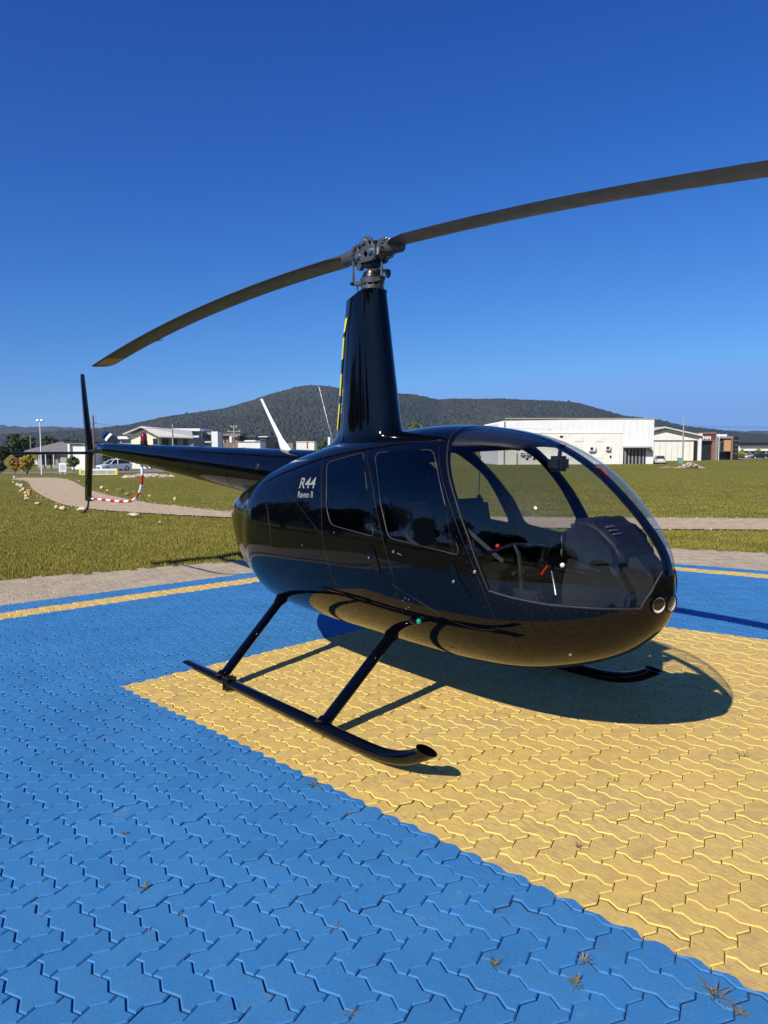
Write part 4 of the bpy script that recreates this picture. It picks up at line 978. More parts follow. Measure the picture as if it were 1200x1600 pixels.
# --- rocks
def rock(name, px, py, wpx, hpx, m, label=None, group=None, seed=0, flat=False):
    P = gpt(px, py); X, Y = w2b(P[0], P[1]); w_ = wpx*Y/FOC; h_ = hpx*Y/FOC*1.15; r_ = np.random.default_rng(seed)
    bm = bmesh.new(); bmesh.ops.create_icosphere(bm, subdivisions=3, radius=.5)
    dirs = r_.normal(0, 1, (9, 3)); dirs /= np.linalg.norm(dirs, axis=1)[:, None]; cut_ = .30+.16*r_.random(9)
    for v in bm.verts:
        p = np.array(v.co)
        for d_, c_ in zip(dirs, cut_):
            k = p@d_
            if k > c_: p = p-d_*(k-c_)
        p = p*(1+.05*math.sin(p[0]*19+seed)+.05*math.sin(p[1]*17+p[2]*13+seed*2)); v.co = p
    zz = [v.co.z for v in bm.verts]; mn, Mx = min(zz), max(zz); xs = [v.co.x for v in bm.verts]; rx_ = max(xs)-min(xs)
    for v in bm.verts: v.co = Vector((v.co.x/rx_*w_, v.co.y/rx_*w_*.8, (v.co.z-mn)/(Mx-mn)*h_-h_*.12))
    o = bobj(name, bm, m, None, 28); o.location = (P[0], P[1], float(tz(X, Y))-.01); o.rotation_euler = (0, 0, YAW-math.pi/2)
    if label: tag(o, label, 'rock', group)
    return o
RK = [(23, 748.5, 4, 6, 'small upright pale stone at the far end of the kerb row'), (21, 754, 3, 3, 'tiny stone below the small upright stone of the row'), (28, 759, 7, 5, 'pale stone third from the far end of the row along the path'),
 (33.5, 762, 7, 7, 'tall pointed pale stone in the middle of the stone row'), (37, 766, 7, 5, 'cream stone just beyond the ochre bucket'), (32, 768, 4, 3, 'small stone on the lawn side of the row beside the ochre bucket'), (40, 771, 6, 4, 'pale stone touching the foot of the ochre bucket'),
 (41, 776, 6, 4, 'yellowish stone in front of the ochre bucket'), (41.5, 780.5, 8, 4, 'nearest stone of the row in front of the ochre bucket'), (59, 788, 9, 4, 'lone elongated pale stone lying in the grass'),
 (88, 793.5, 6, 5, 'small tan stone left of the pair at the path edge'), (98, 797, 12, 7, 'wedge shaped tan stone, right one of the pair at the path edge'), (129, 799.5, 20, 9, 'large yellow stone below the tail skid'), (208, 806.5, 20, 6, 'long flat yellow stone at the path edge right of the tail'),
 (159, 763, 6, 4, 'pale stone in the grass above the left end of the striped guard'), (168, 767, 4, 2.5, 'tiny pale stone right of the stone above the striped guard'), (186, 768, 12, 5, 'mossy stone in the grass inside the striped guard curve'), (199, 773, 8, 4, 'tan stone right of the mossy stone'),
 (218, 776, 5, 6, 'orange tan stone just behind the bend of the striped guard'), (234, 775.5, 6, 2.5, 'flat pale stone right of the striped guard bend'), (273, 781, 6, 5, 'pale block lying alone on the green bank'), (124, 752, 3, 2, 'tiny stone at the top of the path near the white sign'),
 (250, 816, 4, 2.5, 'tiny pale stone on the lawn beneath the tail boom')]
for i, (px, py, a, b, lb) in enumerate(RK): rock('stone', px, py, a, b, M['mossrock'] if 'mossy' in lb else M['rock'], lb, 'pale stones along the gravel path', 11+i)
# gravel crumbs along the near path edge, uncountable
bm = bmesh.new(); r_ = np.random.default_rng(5)
ed = np.array(catmull(list(PLw), 40)); eu = np.array(catmull(list(PUw), 40))
for E_ in (ed, eu):
    for k in range(700):
        p = E_[r_.integers(0, len(E_))]+r_.normal(0, .18, 2); X, Y = w2b(*p)
        if abs(X) > Y*.6: continue
        s_ = (.005+.012*r_.random()**2)*(1+Y/40); bmesh.ops.create_icosphere(bm, subdivisions=1, radius=s_, matrix=Matrix.Translation((p[0], p[1], float(tz(X, Y))+s_*.3)) @ Matrix.Diagonal((1.2, 1, .7, 1)))
tag(bobj('loose_gravel', bm, M['crumb'], None), 'loose pale gravel along the path edges', 'gravel', kind='stuff')
def rubble(name, px, py, wpx, hpx, n, label, seed):
    P = gpt(px, py); X, Y = w2b(P[0], P[1]); w_ = wpx*Y/FOC; h_ = hpx*Y/FOC; bm = bmesh.new(); r_ = np.random.default_rng(seed)
    for k in range(n):
        a, b = r_.normal(0, .28, 2); a = np.clip(a, -.5, .5); b = np.clip(b, -.5, .5); s_ = w_*(.012+.05*r_.random()**2); hh = h_*max(0, 1-(abs(a)*2)**1.3-(abs(b)*1.2)**2)*r_.random()**.4
        bmesh.ops.create_icosphere(bm, subdivisions=1, radius=s_, matrix=Matrix.Translation((a*w_, b*w_*.7, hh)) @ Matrix.Rotation(r_.random()*3, 4, 'X') @ Matrix.Diagonal((1.4, .9, .7, 1)))
    o = bobj(name, bm, M['crumb'], None); o.location = (P[0], P[1], float(tz(X, Y))); o.rotation_euler = (0, 0, YAW-math.pi/2); tag(o, label, 'rubble', kind='stuff'); return o
rubble('rubble_pile', 1078, 731, 34, 9, 260, 'pile of pale broken rubble on the field before the hall', 4)
rubble('rubble_pile', 1045, 731, 24, 2, 40, 'low scatter of stones left of the rubble pile', 5)
rubble('rubble_pile', 232, 745, 70, 3, 200, 'scattered stones on the bank beside the road', 6)

# --- hills
def hill_mat(name, c0, c1, c2, sc):
    m, nt, bs = new_mat(name); p = geo_pos(nt)
    vo = N(nt, 'ShaderNodeTexVoronoi', i_Scale=sc); L(nt, p, vo.inputs['Vector'])
    a = ramp(nt, noise(nt, sc*.9, 5, .7, p), [(.25, c0), (.5, c1), (.8, c2)])
    a = mixc(nt, 1.0, a, ramp(nt, noise(nt, sc*.28, 4, .65, p), [(.3, .72), (.7, 1.28)]), 'MULTIPLY')
    a = mixc(nt, 1.0, a, ramp(nt, noise(nt, sc*.06, 3, .6, p), [(.3, .75), (.7, 1.2)]), 'MULTIPLY')
    L(nt, a, bs.inputs['Base Color']); bs.inputs['Roughness'].default_value = 1; bs.inputs['Specular IOR Level'].default_value = .05
    h = math_(nt, 'SUBTRACT', 1, vo.outputs['Distance']); bump(nt, bs, h, .8, 5); return m
def hill(name, prof, Yb, Yr, base, m, cols=620, rws=70, seed=1, rough=3.0, fan=None):
    r_ = np.random.default_rng(seed); px0, px1 = fan; PX = np.linspace(px0, px1, cols); ys = np.interp(PX, [p[0] for p in prof], [p[1] for p in prof])
    # smooth the profile
    k = np.hanning(9); k /= k.sum(); ys = np.convolve(np.pad(ys, 4, mode='edge'), k, 'valid')
    Hr = CAM[2]+Yr*np.tan(np.arctan((800-ys)/FOC)+PITCH); T = np.linspace(0, 1.35, rws); V = np.zeros((rws, cols, 3))
    ph = r_.random((6, 3))*6.28
    for i, t in enumerate(T):
        Y = Yb+(Yr-Yb)*t; X = (PX-600)*Y/FOC
        s = t*t*(3-2*t) if t <= 1 else 1-((t-1)/.35)**2*.5
        relief = sum(np.sin(PX*(.012*(q+1))+ph[q, 0]+T[i]*3*(q % 3)+ph[q, 1])*(.5**(q*.6)) for q in range(6))*math.sin(min(1, t)*math.pi)
        z = base+(Hr-base)*s*(1+.0)+relief*(Hr-base)*.055
        z = z+r_.normal(0, rough*.5, cols)*(1 if t > .03 else 0)
        V[i, :, 0] = CAM[0]+rt[0]*X+fh[0]*Y; V[i, :, 1] = CAM[1]+rt[1]*X+fh[1]*Y; V[i, :, 2] = z
    a = (np.arange(rws-1)[:, None]*cols+np.arange(cols-1)[None]).ravel(); F = np.stack([a, a+1, a+cols+1, a+cols], 1)
    o = np_mesh(name, V.reshape(-1, 3), F, m, smooth=False); o['kind'] = 'structure'; return o
M['hill1'] = hill_mat('forest_on_hill', (.028, .036, .024), (.042, .050, .032), (.064, .068, .042), .10)
M['hill2'] = hill_mat('far_forest', (.03, .04, .03), (.05, .06, .04), (.08, .09, .055), .05)
HP = [(-700, 700), (-200, 692), (-60, 684), (60, 676), (150, 670), (200, 665), (250, 655), (300, 648), (345, 642), (370, 637), (400, 628), (432, 615), (456, 608), (472, 604.5), (494, 604.5), (512, 607), (532, 610), (560, 613), (590, 615), (622, 616), (642, 616), (665, 621), (686, 627), (700, 624), (740, 625), (817, 628), (866, 630), (893, 632), (932, 641), (970, 650), (1024, 657), (1066, 667), (1123, 673), (1160, 677), (1300, 684), (1700, 692), (2600, 700)]
hill('forested_hill', HP, 950, 1900, -4.5, M['hill1'], cols=1100, rws=110, seed=2, rough=2.4, fan=(-700, 2600))
HP2 = [(-1500, 676), (-300, 668), (0, 667.5), (20, 666.5), (60, 668.5), (90, 667), (130, 670), (250, 672), (600, 676), (1000, 675), (1120, 674.5), (1200, 673.5), (1400, 670), (2800, 676)]
hill('distant_ridge', HP2, 2300, 3300, -5, M['hill2'], cols=500, rws=30, seed=3, rough=5, fan=(-1500, 2800))

# --- vegetation
def leaves(n, ctrs, rads, leaf, seed, zscale=1.0):
    r_ = np.random.default_rng(seed); k = r_.integers(0, len(ctrs), n); d = r_.normal(0, 1, (n, 3)); d /= np.linalg.norm(d, axis=1)[:, None]; rr = rads[k][:, None]*(.55+.5*r_.random((n, 1)))
    P = ctrs[k]+d*rr*np.array([1, 1, zscale]); a = r_.normal(0, 1, (n, 3)); a /= np.linalg.norm(a, axis=1)[:, None]; b = np.cross(a, r_.normal(0, 1, (n, 3))); b /= np.linalg.norm(b, axis=1)[:, None]
    s = leaf*(.6+.8*r_.random((n, 1))); V = np.stack([P-a*s, P+b*s*.6, P+a*s, P-b*s*.6], 1).reshape(-1, 3); return V, np.arange(4*n).reshape(-1, 4)
def tree(name, label, cat, px, Y, wpx, toppy, m, seed, group=None, leaf=.3, n=1500, trunk=.3, Xw=None, hgt=None, wd=None):
    X = bX_(px, Y) if Xw is None else Xw; zb_ = float(tz(X, Y)) if Y > 0 else 0; w_ = wpx*Y/FOC if wd is None else wd; h_ = (bZ_(toppy, Y)-zb_) if hgt is None else hgt
    t = bthing(name, label, cat, X, Y, zb_, group=group); r_ = np.random.default_rng(seed); nc = 16
    c = r_.normal(0, 1, (nc, 3)); c /= np.linalg.norm(c, axis=1)[:, None]; c *= r_.random((nc, 1))**.5; rad = min(w_, h_*(1-trunk)*1.0)*.22*(.7+.6*r_.random(nc))
    ctr = np.stack([c[:, 0]*(w_/2-rad), c[:, 1]*(w_/2-rad)*.8, h_*(trunk+(1-trunk)/2)+c[:, 2]*(h_*(1-trunk)/2-rad*.9)], 1)
    ctr[:, 2] = np.clip(ctr[:, 2], rad*.6, h_-rad*.9)
    V, F = leaves(n, ctr, rad, leaf, seed+1); np_mesh('crown', V, F, m, t)
    bm = bmesh.new(); tube(bm, [(0, 0, -.1), (h_*.02, 0, h_*.3), (0, 0, h_*.6)], [w_*.035+.02, w_*.028+.015, w_*.012+.01], 8)
    for k in range(5):
        q = ctr[k]; tube(bm, [(0, 0, h_*.25), tuple((np.array([0, 0, h_*.35])+q)/2), tuple(q)], [w_*.015+.01, w_*.01+.008, .01], 6)
    bobj('trunk', bm, M['bark'], t, 50); return t
tree('broadleaf_tree', 'largest dark round tree behind the grey roofed house at far left', 'tree', 36, 150, 52, 675, M['leaf_dark'], 21, 'trees behind the grey roofed house', .40, 2600, .1)
tree('broadleaf_tree', 'lower dark tree at the left picture edge beyond the croton', 'tree', 4, 140, 30, 694, M['leaf_dark'], 22, 'trees behind the grey roofed house', .36, 900, .1)
tree('broadleaf_tree', 'wide low tree just right of the lamp post beyond the roof', 'tree', 84, 165, 38, 679, M['leaf_dark'], 23, 'trees behind the grey roofed house', .40, 1400, .1)
tree('broadleaf_tree', 'low tree peeking out left of the tail fin', 'tree', 116, 170, 32, 680.5, M['leaf_dark'], 24, 'trees behind the grey roofed house', .40, 1100, .1)
tree('croton_bush', 'yellow and red croton bush, taller one beside the lamp post', 'bush', 45, 84, 34, 708, M['leaf_croton'], 31, 'croton bushes by the lamp post', .17, 1500, .05)
tree('croton_bush', 'smaller orange croton bush left of the tall one', 'bush', 26, 88, 20, 712, M['leaf_croton'], 32, 'croton bushes by the lamp post', .15, 700, .05)
tree('dark_shrub', 'dark spiky shrub at the left picture edge', 'bush', 4, 84, 26, 720, M['leaf_dark'], 33, None, .14, 700, .05)
tree('garden_tree', 'small leafy tree left of the lower tail fin by the white wall', 'tree', 118, 100, 26, 712, M['leaf_mid'], 34, 'young trees before the white wall', .20, 900, .15)
tree('garden_tree', 'small leafy tree behind the white parked car', 'tree', 170, 105, 18, 709, M['leaf_mid'], 35, 'young trees before the white wall', .20, 700, .15)
tree('garden_tree', 'thin young tree right of the white parked car', 'tree', 203, 108, 12, 713, M['leaf_mid'], 36, 'young trees before the white wall', .16, 300, .25)
for i, (px, y_, w_, tp, lb) in enumerate([(420, 260, 24, 690, 'pale green treetop behind the boom antenna'), (452, 300, 30, 689, 'row of low trees between antenna and cream hut'), (506, 300, 18, 688, 'low tree beside the whip antenna'), (648, 330, 30, 655.5, 'treetop peeking over the cabin roof right of the mast')]):
    tree('far_tree', lb, 'tree', px, y_, w_, tp, M['leaf_mid'], 50+i, 'far trees along the foot of the hill', .8, 500, .1)
for i, (px, y_, w_, tp, lb) in enumerate([(1104, 205, 11, 704.5, 'yellow green shrub beside the dark shopfront'), (1154, 225, 14, 705, 'wide clipped shrub at the left of the parking row'), (1155, 235, 7, 701, 'small palm tuft above the wide clipped shrub'), (1180, 225, 10, 699, 'upright yellow green shrub above the black car'), (1199, 228, 8, 704, 'dark shrub at the right picture edge')]):
    tree('shrub', lb, 'bush', px, y_, w_, tp, M['leaf_yel'] if i != 4 else M['leaf_mid'], 60+i, 'shrubs before the shops', .35, 260, .02)
# hedge and hill mirrored in the black paint, behind and beside the photographer
for i, (Xw, Yw, wd, hg) in enumerate([(-34, -18, 14, 11), (-25, -26, 10, 9), (-14, -30, 14, 12), (-3, -34, 13, 9), (9, -33, 14, 11), (20, -30, 13, 9), (31, -24, 14, 11), (38, -12, 11, 10), (-38, -8, 11, 13), (-40, 0, 10, 10), (-38, 8, 11, 12), (-41, 15, 10, 9), (-40, 22, 11, 11), (-43, 30, 11, 12), (-36, -15, 10, 10), (-30, -22, 11, 12), (-20, -29, 11, 10), (-46, 38, 10, 9)]):
    side_ = ['far left', 'left rear', 'rear left', 'rear', 'rear right', 'right rear', 'far right', 'right side', 'near left', 'left, second', 'left, third', 'left, fourth', 'left, fifth', 'left, sixth', 'left rear, second', 'left rear, third', 'rear left, second', 'left, last'][i]
    tree('shade_tree', 'leafy tree standing at the %s of the pad behind the viewer' % side_, 'tree', 0, Yw, 0, 0, M['leaf_dark'], 80+i, 'trees behind the viewer', .45, 2400, .04, Xw=Xw, hgt=hg, wd=wd)
def back_hill():
    V = []; F = []; n = 160; rws = 10
    for i in range(rws):
        for k in range(n):
            a = math.radians(75+232*k/(n-1)); r = 260+28*i; s = math.sin(i/(rws-1)*math.pi/2)
            h = (20+10*math.sin(a*5+1)+7*math.sin(a*11+2)+3*math.sin(a*23))*s-2
            X, Y = r*math.sin(a), r*math.cos(a); x, y = bxy(X, Y); V.append((x, y, h+random.uniform(-.6, .6)))
    for i in range(rws-1):
        for k in range(n-1): j = i*n+k; F.append((j, j+1, j+n+1, j+n))
    o = mobj('wooded_rise', V, F, M['hill1']); o['kind'] = 'structure'
back_hill()

# --- buildings: big white warehouse
def bld(name, label, cat, px, Y):
    X = bX_(px, Y); z = float(tz(X, Y)); t = bthing(name, label, cat, X, Y, z); return t, (X, Y, z)
def pb(name, T, Y, px0, px1, py0, py1, m, par, y0=0.0, y1=.1, bev=0.0):
    """box seen as a pixel rectangle at depth Y (front face at Y+y0)"""
    return bbox(name, T, (bX_(px0, Y), bX_(px1, Y), Y+y0, Y+y1, bZ_(py1, Y), bZ_(py0, Y)), m, par, bev)
def window(T, Y, px0, px1, py0, py1, par, fm=None, gm=None, y0=-.10, mull=1):
    f = None; t_ = max(.4, (px1-px0)*.07)
    f = pb('window', T, Y, px0, px1, py0, py1, fm or M['wall_w'], par, y0, y0+.12)
    pb('pane', T, Y, px0+t_, px1-t_, py0+t_, py1-t_, gm or M['dglass'], f, y0-.02, y0+.0)
    for k in range(1, mull+1):
        x = px0+(px1-px0)*k/(mull+1); pb('mullion', T, Y, x-t_*.35, x+t_*.35, py0+t_, py1-t_, fm or M['wall_w'], f, y0-.035, y0-.018)
    return f
Y = 140; w1, T = bld('warehouse', 'big white warehouse with a dark open door behind the cockpit', 'building', 900, Y)
D_ = 26
bm = bmesh.new(); xl, xr_ = bX_(777, Y)-T[0], bX_(1018, Y)-T[0]; zt1, zt2 = bZ_(657.5, Y)-T[2], bZ_(654, Y)-T[2]
prof_ = [(xl, -.3), (xr_, -.3), (xr_, zt2), (xl+1.0, zt1), (xl, zt1-.5)]; prism(bm, prof_, 0, D_, 'y'); bobj('wall', bm, M['wall_w'], w1)
pb('lower_wall', T, Y, 779, 968, 677, 731, M['wall_cream'], w1, -.06, 0)
pb('cornice', T, Y, 778, 968, 675.6, 677, M['wall_w'], w1, -.14, 0)
pb('parapet_cap', T, Y, 787, 1018.6, 653.2, 654.6, M['concrete'], w1, -.12, .3)
# vertical sheet ribs of the upper cladding
for k in range(24): 
    x = 786+k*9.6; pb('cladding_rib', T, Y, x, x+.5, 656.5, 675, M['wall_w'], w1, -.05, 0)
for k in range(5):
    x = 970+k*9.6; pb('cladding_rib', T, Y, x, x+.5, 655, 697, M['wall_w'], w1, -.05, 0)
dr = pb('doorway', T, Y, 971, 1006, 700, 727.6, M['dark'], w1, -.04, .02)
for k in range(6): pb('door_slat', T, Y, 973+k*5.6, 975.4+k*5.6, 701, 727.4, M['wall_g'], dr, -.10, -.05)
pb('awning', T, Y, 970, 1008, 697.6, 699.8, M['concrete'], w1, -1.6, 0)
bm = bmesh.new(); a = bX_(1006, Y)-T[0]; z_ = bZ_(698, Y)-T[2]; prism(bm, [(a, z_), (a+.55, z_), (a+.9, z_-1.0)], -1.5, -.05, 'y'); bobj('awning_side', bm, M['wall_g'], w1)
for x0, x1, y0, y1, mu in ((895, 909, 681, 690, 1), (927, 939, 681.5, 690, 1), (928, 939, 709, 716.5, 0), (880, 892, 709, 716.5, 0)): window(T, Y, x0, x1, y0, y1, w1, M['wall_w'], M['wall_cream'], -.12, mu)
for x0, x1, y0, y1 in ((872, 877, 680.5, 684), (820, 824, 715, 719), (831, 835, 715, 719), (950, 953, 711.5, 716)): window(T, Y, x0, x1, y0, y1, w1, M['wall_g'], M['dark'], -.12, 0)
pb('side_door', T, Y, 957, 965, 709, 727.5, M['wall_w'], w1, -.12, -.06)
for x0, x1, y0, y1 in ((917, 927, 697.5, 705), (943, 950, 696.5, 703.5), (811, 817, 706.5, 711), (820, 826, 706.5, 711)):
    ac = pb('air_conditioner', T, Y, x0, x1, y0, y1, M['wall_w'], w1, -.55, -.12, .04); cx = (x0*.6+x1*.4); pb('fan_grille', T, Y, cx-2.2, cx+2.2, y0+1.5, y1-1.5, M['dark'], ac, -.57, -.55)
    pb('bracket', T, Y, x0+.5, x1-.5, y1, y1+.8, M['wall_g'], ac, -.5, -.06)
for x in (786, 806): pb('downpipe', T, Y, x-.5, x+.5, 658 if x == 786 else 707, 729, M['wall_g'], w1, -.25, -.07)
# gabled hall
Y = 185; w2, T = bld('gabled_hall', 'cream gabled hall with a tall gate right of the white warehouse', 'building', 1054, Y)
bm = bmesh.new(); P_ = [(bX_(a, Y)-T[0], bZ_(b, Y)-T[2]) for a, b in ((1008, 723.5), (1086, 723.5), (1086, 680.5), (1033, 668.6), (1008, 675))]; prism(bm, P_, 0, 30, 'y'); bobj('wall', bm, M['wall_cream'], w2)
for (a, b), (c_, d_) in (((1004, 673.5), (1033, 666.6)), ((1033, 666.6), (1091.5, 680))):
    p, q = (bX_(a, Y)-T[0], bZ_(b, Y)-T[2]), (bX_(c_, Y)-T[0], bZ_(d_, Y)-T[2]); bm = bmesh.new(); prism(bm, [p, q, (q[0], q[1]-.34), (p[0], p[1]-.34)], -1.0, 30.5, 'y'); bobj('roof', bm, M['roof_w'], w2)
    bm = bmesh.new(); prism(bm, [(p[0], p[1]-.36), (q[0], q[1]-.36), (q[0], q[1]-.75), (p[0], p[1]-.75)], -.6, -.05, 'y'); bobj('gable_beam', bm, M['wall_g'], w2)
pb('gate_rail', T, Y, 1009, 1085, 688, 689.6, M['dark'], w2, -.30, 0)
gt = pb('sliding_gate', T, Y, 1009, 1079.5, 689.8, 723.2, M['wall_cream'], w2, -.22, -.04)
for k in range(7): pb('gate_panel_joint', T, Y, 1018+k*9.2, 1018.4+k*9.2, 690.5, 722.8, M['concrete'], gt, -.24, -.22)
pb('gate_gap', T, Y, 1079.7, 1086, 689.8, 723.4, M['dark'], w2, -.08, .03)
pb('column', T, Y, 1086.1, 1091, 687, 723.4, M['wall_w'], w2, -.5, .4); pb('column_bracket', T, Y, 1087.5, 1092, 677.5, 687, M['wall_w'], w2, -.45, .3)
# shopfront with two big letters
Y = 195; w3, T = bld('shop_building', 'dark shopfront with maroon fascia and white letters NN', 'building', 1120, Y)
pb('glass_front', T, Y, 1091.5, 1108.5, 689, 721, M['dglass'], w3, .5, 8)
for k in range(4): pb('glazing_bar', T, Y, 1094+k*4, 1094.5+k*4, 689, 720, M['dark'], w3, .4, .49)
fa = pb('fascia', T, Y, 1091.5, 1112, 676.5, 688.6, M['maroon'], w3, -.3, 8); pb('fascia_cap', T, Y, 1091.2, 1112.6, 675.6, 678, M['wood'], w3, -.5, 8.2); pb('fascia_base', T, Y, 1091.2, 1112, 687.2, 689, M['wood'], w3, -.45, 0)
for k, x in enumerate((1093.3, 1099.9)):
    s_ = 5.4; x0, x1, za, zb2 = bX_(x, Y)-T[0], bX_(x+s_, Y)-T[0], bZ_(686.6, Y)-T[2], bZ_(681.6, Y)-T[2]; d_ = (x1-x0)*.27
    bm = bmesh.new(); prism(bm, [(x0, za), (x0+d_, za), (x0+d_, zb2-(zb2-za)*.38), (x1-d_, za), (x1, za), (x1, zb2), (x1-d_, zb2), (x1-d_, za+(zb2-za)*.38), (x0+d_, zb2), (x0, zb2)], -.45, -.31, 'y'); lt = bobj('sign_letter', bm, M['white_gloss'], w3); lt['label'] = 'white letter N on the maroon fascia'
pb('pillar', T, Y, 1108.6, 1113, 689, 719.5, M['wood'], w3, -.3, .6)
pb('upper_block', T, Y, 1113.2, 1140, 682.5, 706.5, M['dark'], w3, 0, 9); pb('frame_top', T, Y, 1113.2, 1140, 682, 685, M['wall_g'], w3, -.4, 0); pb('frame_left', T, Y, 1113.2, 1116.4, 685, 719.5, M['wall_g'], w3, -.4, 0); pb('frame_right', T, Y, 1137.6, 1140, 685, 719.5, M['wood'], w3, -.4, 0)
pb('orange_panel', T, Y, 1127, 1137, 687.5, 705, M['orange'], w3, -.2, -.02); window(T, Y, 1120.5, 1126.6, 690, 705, w3, M['wall_g'], M['dglass'], -.12, 0)
pb('under_storey', T, Y, 1116, 1137, 706.8, 719.5, M['dark'], w3, 1.5, 9); pb('parapet', T, Y, 1112.2, 1132, 678.5, 682, M['wall_w'], w3, .3, 6)
gb_ = pb('glass_block', T, Y, 1140.2, 1150.3, 682, 719, M['dglass'], w3, .2, 10)
for k in range(1, 5): pb('glazing_bar', T, Y, 1140.2, 1150.3, 682+k*6.5, 682.5+k*6.5, M['wall_g'], gb_, .1, .19)
Y = 235; w4, T = bld('long_building', 'long low pale building with a dark roof at the right edge', 'building', 1190, Y)
pb('wall', T, Y, 1150.5, 1275, 695.5, 719, M['wall_cream'], w4, 0, 12); pb('roof', T, Y, 1149.5, 1276, 691.5, 696, M['dark'], w4, -1, 13); pb('ground_floor_opening', T, Y, 1151, 1274, 704.5, 718.5, M['dark'], w4, -.05, .05)
for k in range(9): pb('pillar', T, Y, 1153+k*13, 1154.2+k*13, 704.5, 718.6, M['wall_g'], w4, -.3, -.06)

# left side houses
Y = 118; h1, T = bld('gable_house', 'pale yellow house with a broad white gabled roof above the tail boom', 'house', 250, Y)
def P2(a, b): return (bX_(a, Y)-T[0], bZ_(b, Y)-T[2])
bm = bmesh.new(); prism(bm, [P2(208, 735), P2(251, 735), P2(251, 681.5), P2(227, 672), P2(208, 680)], 0, 9, 'y'); bobj('wall', bm, M['wall_y'], h1)
bm = bmesh.new(); prism(bm, [P2(251.2, 735), P2(301, 735), P2(301, 683), P2(251.2, 682)], 1.5, 9, 'y'); bobj('shaded_side_wall', bm, M['wall_g'], h1)  # grey colour stands in for the shade on this side of the house
bm = bmesh.new()
v = [bm.verts.new((P2(*a)[0], y, P2(*a)[1])) for a, y in (((198, 679.5), -.9), ((227, 666.5), -.9), ((292, 674), 9.5), ((262, 684), 9.5), ((198, 678), -.9), ((227, 665.2), -.9))]
bm.free(); bm = bmesh.new(); prism(bm, [P2(198.5, 679.5), P2(227, 667.8), P2(227, 666), P2(198.5, 677.6)], -.9, 9.5, 'y'); bobj('roof_slope', bm, M['roof_w'], h1)
bm = bmesh.new(); 
A_ = [P2(227, 666), P2(255, 681), P2(302, 682.6), P2(278, 671)]; ys_ = (-.9, -.9, 1.0, 9.5)
top = [bm.verts.new((p[0], y, p[1])) for p, y in zip(A_, ys_)]; bot = [bm.verts.new((p[0], y, p[1]-.22)) for p, y in zip(A_, ys_)]
bm.faces.new(top); bm.faces.new(bot[::-1])
for k in range(4): bm.faces.new((top[k], top[(k+1) % 4], bot[(k+1) % 4], bot[k]))
bmesh.ops.recalc_face_normals(bm, faces=bm.faces[:]); bobj('roof', bm, M['roof_w'], h1)
window(T, Y, 242, 250, 685, 695, h1, M['wall_g'], M['dglass'], -.1, 0)
for x0, x1 in ((252.5, 263), (267, 276), (285, 292)): window(T, Y, x0, x1, 685.5, 696, h1, M['wall_g'], M['dglass'], 1.4, 1)
pb('low_wing', T, Y, 187, 208, 683, 735, M['wall_g'], h1, 1, 8); pb('wing_fascia', T, Y, 186, 208, 681.5, 686, M['wall_w'], h1, .4, 8)
pb('base_wall', T, Y, 150, 240, 712, 735, M['wall_w'], h1, -1.2, -.9); window(T, Y, 206, 211, 720, 727, h1, M['wall_w'], M['dark'], -1.35, 0); window(T, Y, 157, 165, 716, 724, h1, M['wall_w'], M['dark'], -1.35, 0)
Y = 135; h2, T = bld('modern_house', 'flat roofed modern house with a white slab and square white tower', 'house', 310, Y)
pb('roof_slab', T, Y, 274, 317, 669.6, 673.6, M['wall_w'], h2, -1, 9); pb('upper_floor', T, Y, 280, 316, 673.8, 690, M['wall_g'], h2, .5, 8); pb('terrace_slab', T, Y, 300, 336, 689.8, 691.4, M['wall_w'], h2, -.6, 8)
pb('white_pier', T, Y, 305, 313, 679.5, 690, M['wall_w'], h2, -.2, .4); window(T, Y, 296, 303.5, 679, 689.5, h2, M['dark'], M['dglass'], .35, 0)
pb('rear_block', T, Y, 317, 334, 675, 700, M['wall_g'], h2, 2, 9)
for k in range(3): window(T, Y, 318+k*5.2, 322+k*5.2, 679, 687, h2, M['dark'], M['dglass'], 1.85, 0)
pb('tower', T, Y, 334, 343.5, 674.3, 735, M['wall_w'], h2, -.6, 3); pb('lower_floor', T, Y, 300, 334, 691.6, 735, M['wall_g'], h2, .2, 8)
for k in range(7): pb('railing_post', T, Y, 301+k*5, 301.4+k*5, 685, 689.8, M['dark'], h2, -.5, -.45)
pb('railing', T, Y, 300, 334, 684.6, 685.1, M['dark'], h2, -.52, -.44)
Y = 150; h3, T = bld('brown_house', 'brownish low house behind the crossarm pole', 'house', 360, Y)
pb('wall', T, Y, 344, 373, 681, 735, M['wood'], h3, 0, 8); pb('roof', T, Y, 343.8, 378, 677.5, 681, M['roof_g'], h3, -.8, 9)
for k in range(3): window(T, Y, 346+k*6, 350+k*6, 685, 693, h3, M['wall_w'], M['dglass'], -.1, 0)
pb('roof_tank', T, Y, 378, 398, 681.5, 690, M['dark'], h3, 3, 6)
for k in range(6): pb('railing_post', T, Y, 379+k*3.4, 379.6+k*3.4, 679.5, 683, M['wall_g'], h3, 2.9, 3)
Y = 145; h4, T = bld('white_block_house', 'plain white flat block left of the blade antenna', 'house', 392, Y)
pb('wall', T, Y, 373.5, 408, 690, 735, M['wall_w'], h4, 0, 7); pb('upper_step', T, Y, 383, 400, 687.8, 690, M['wall_w'], h4, .5, 6); pb('coping', T, Y, 373, 408.5, 689.6, 690.6, M['concrete'], h4, -.15, .2)
Y = 160; h5, T = bld('dark_house', 'dark boxy house behind the base of the blade antenna', 'house', 418, Y)
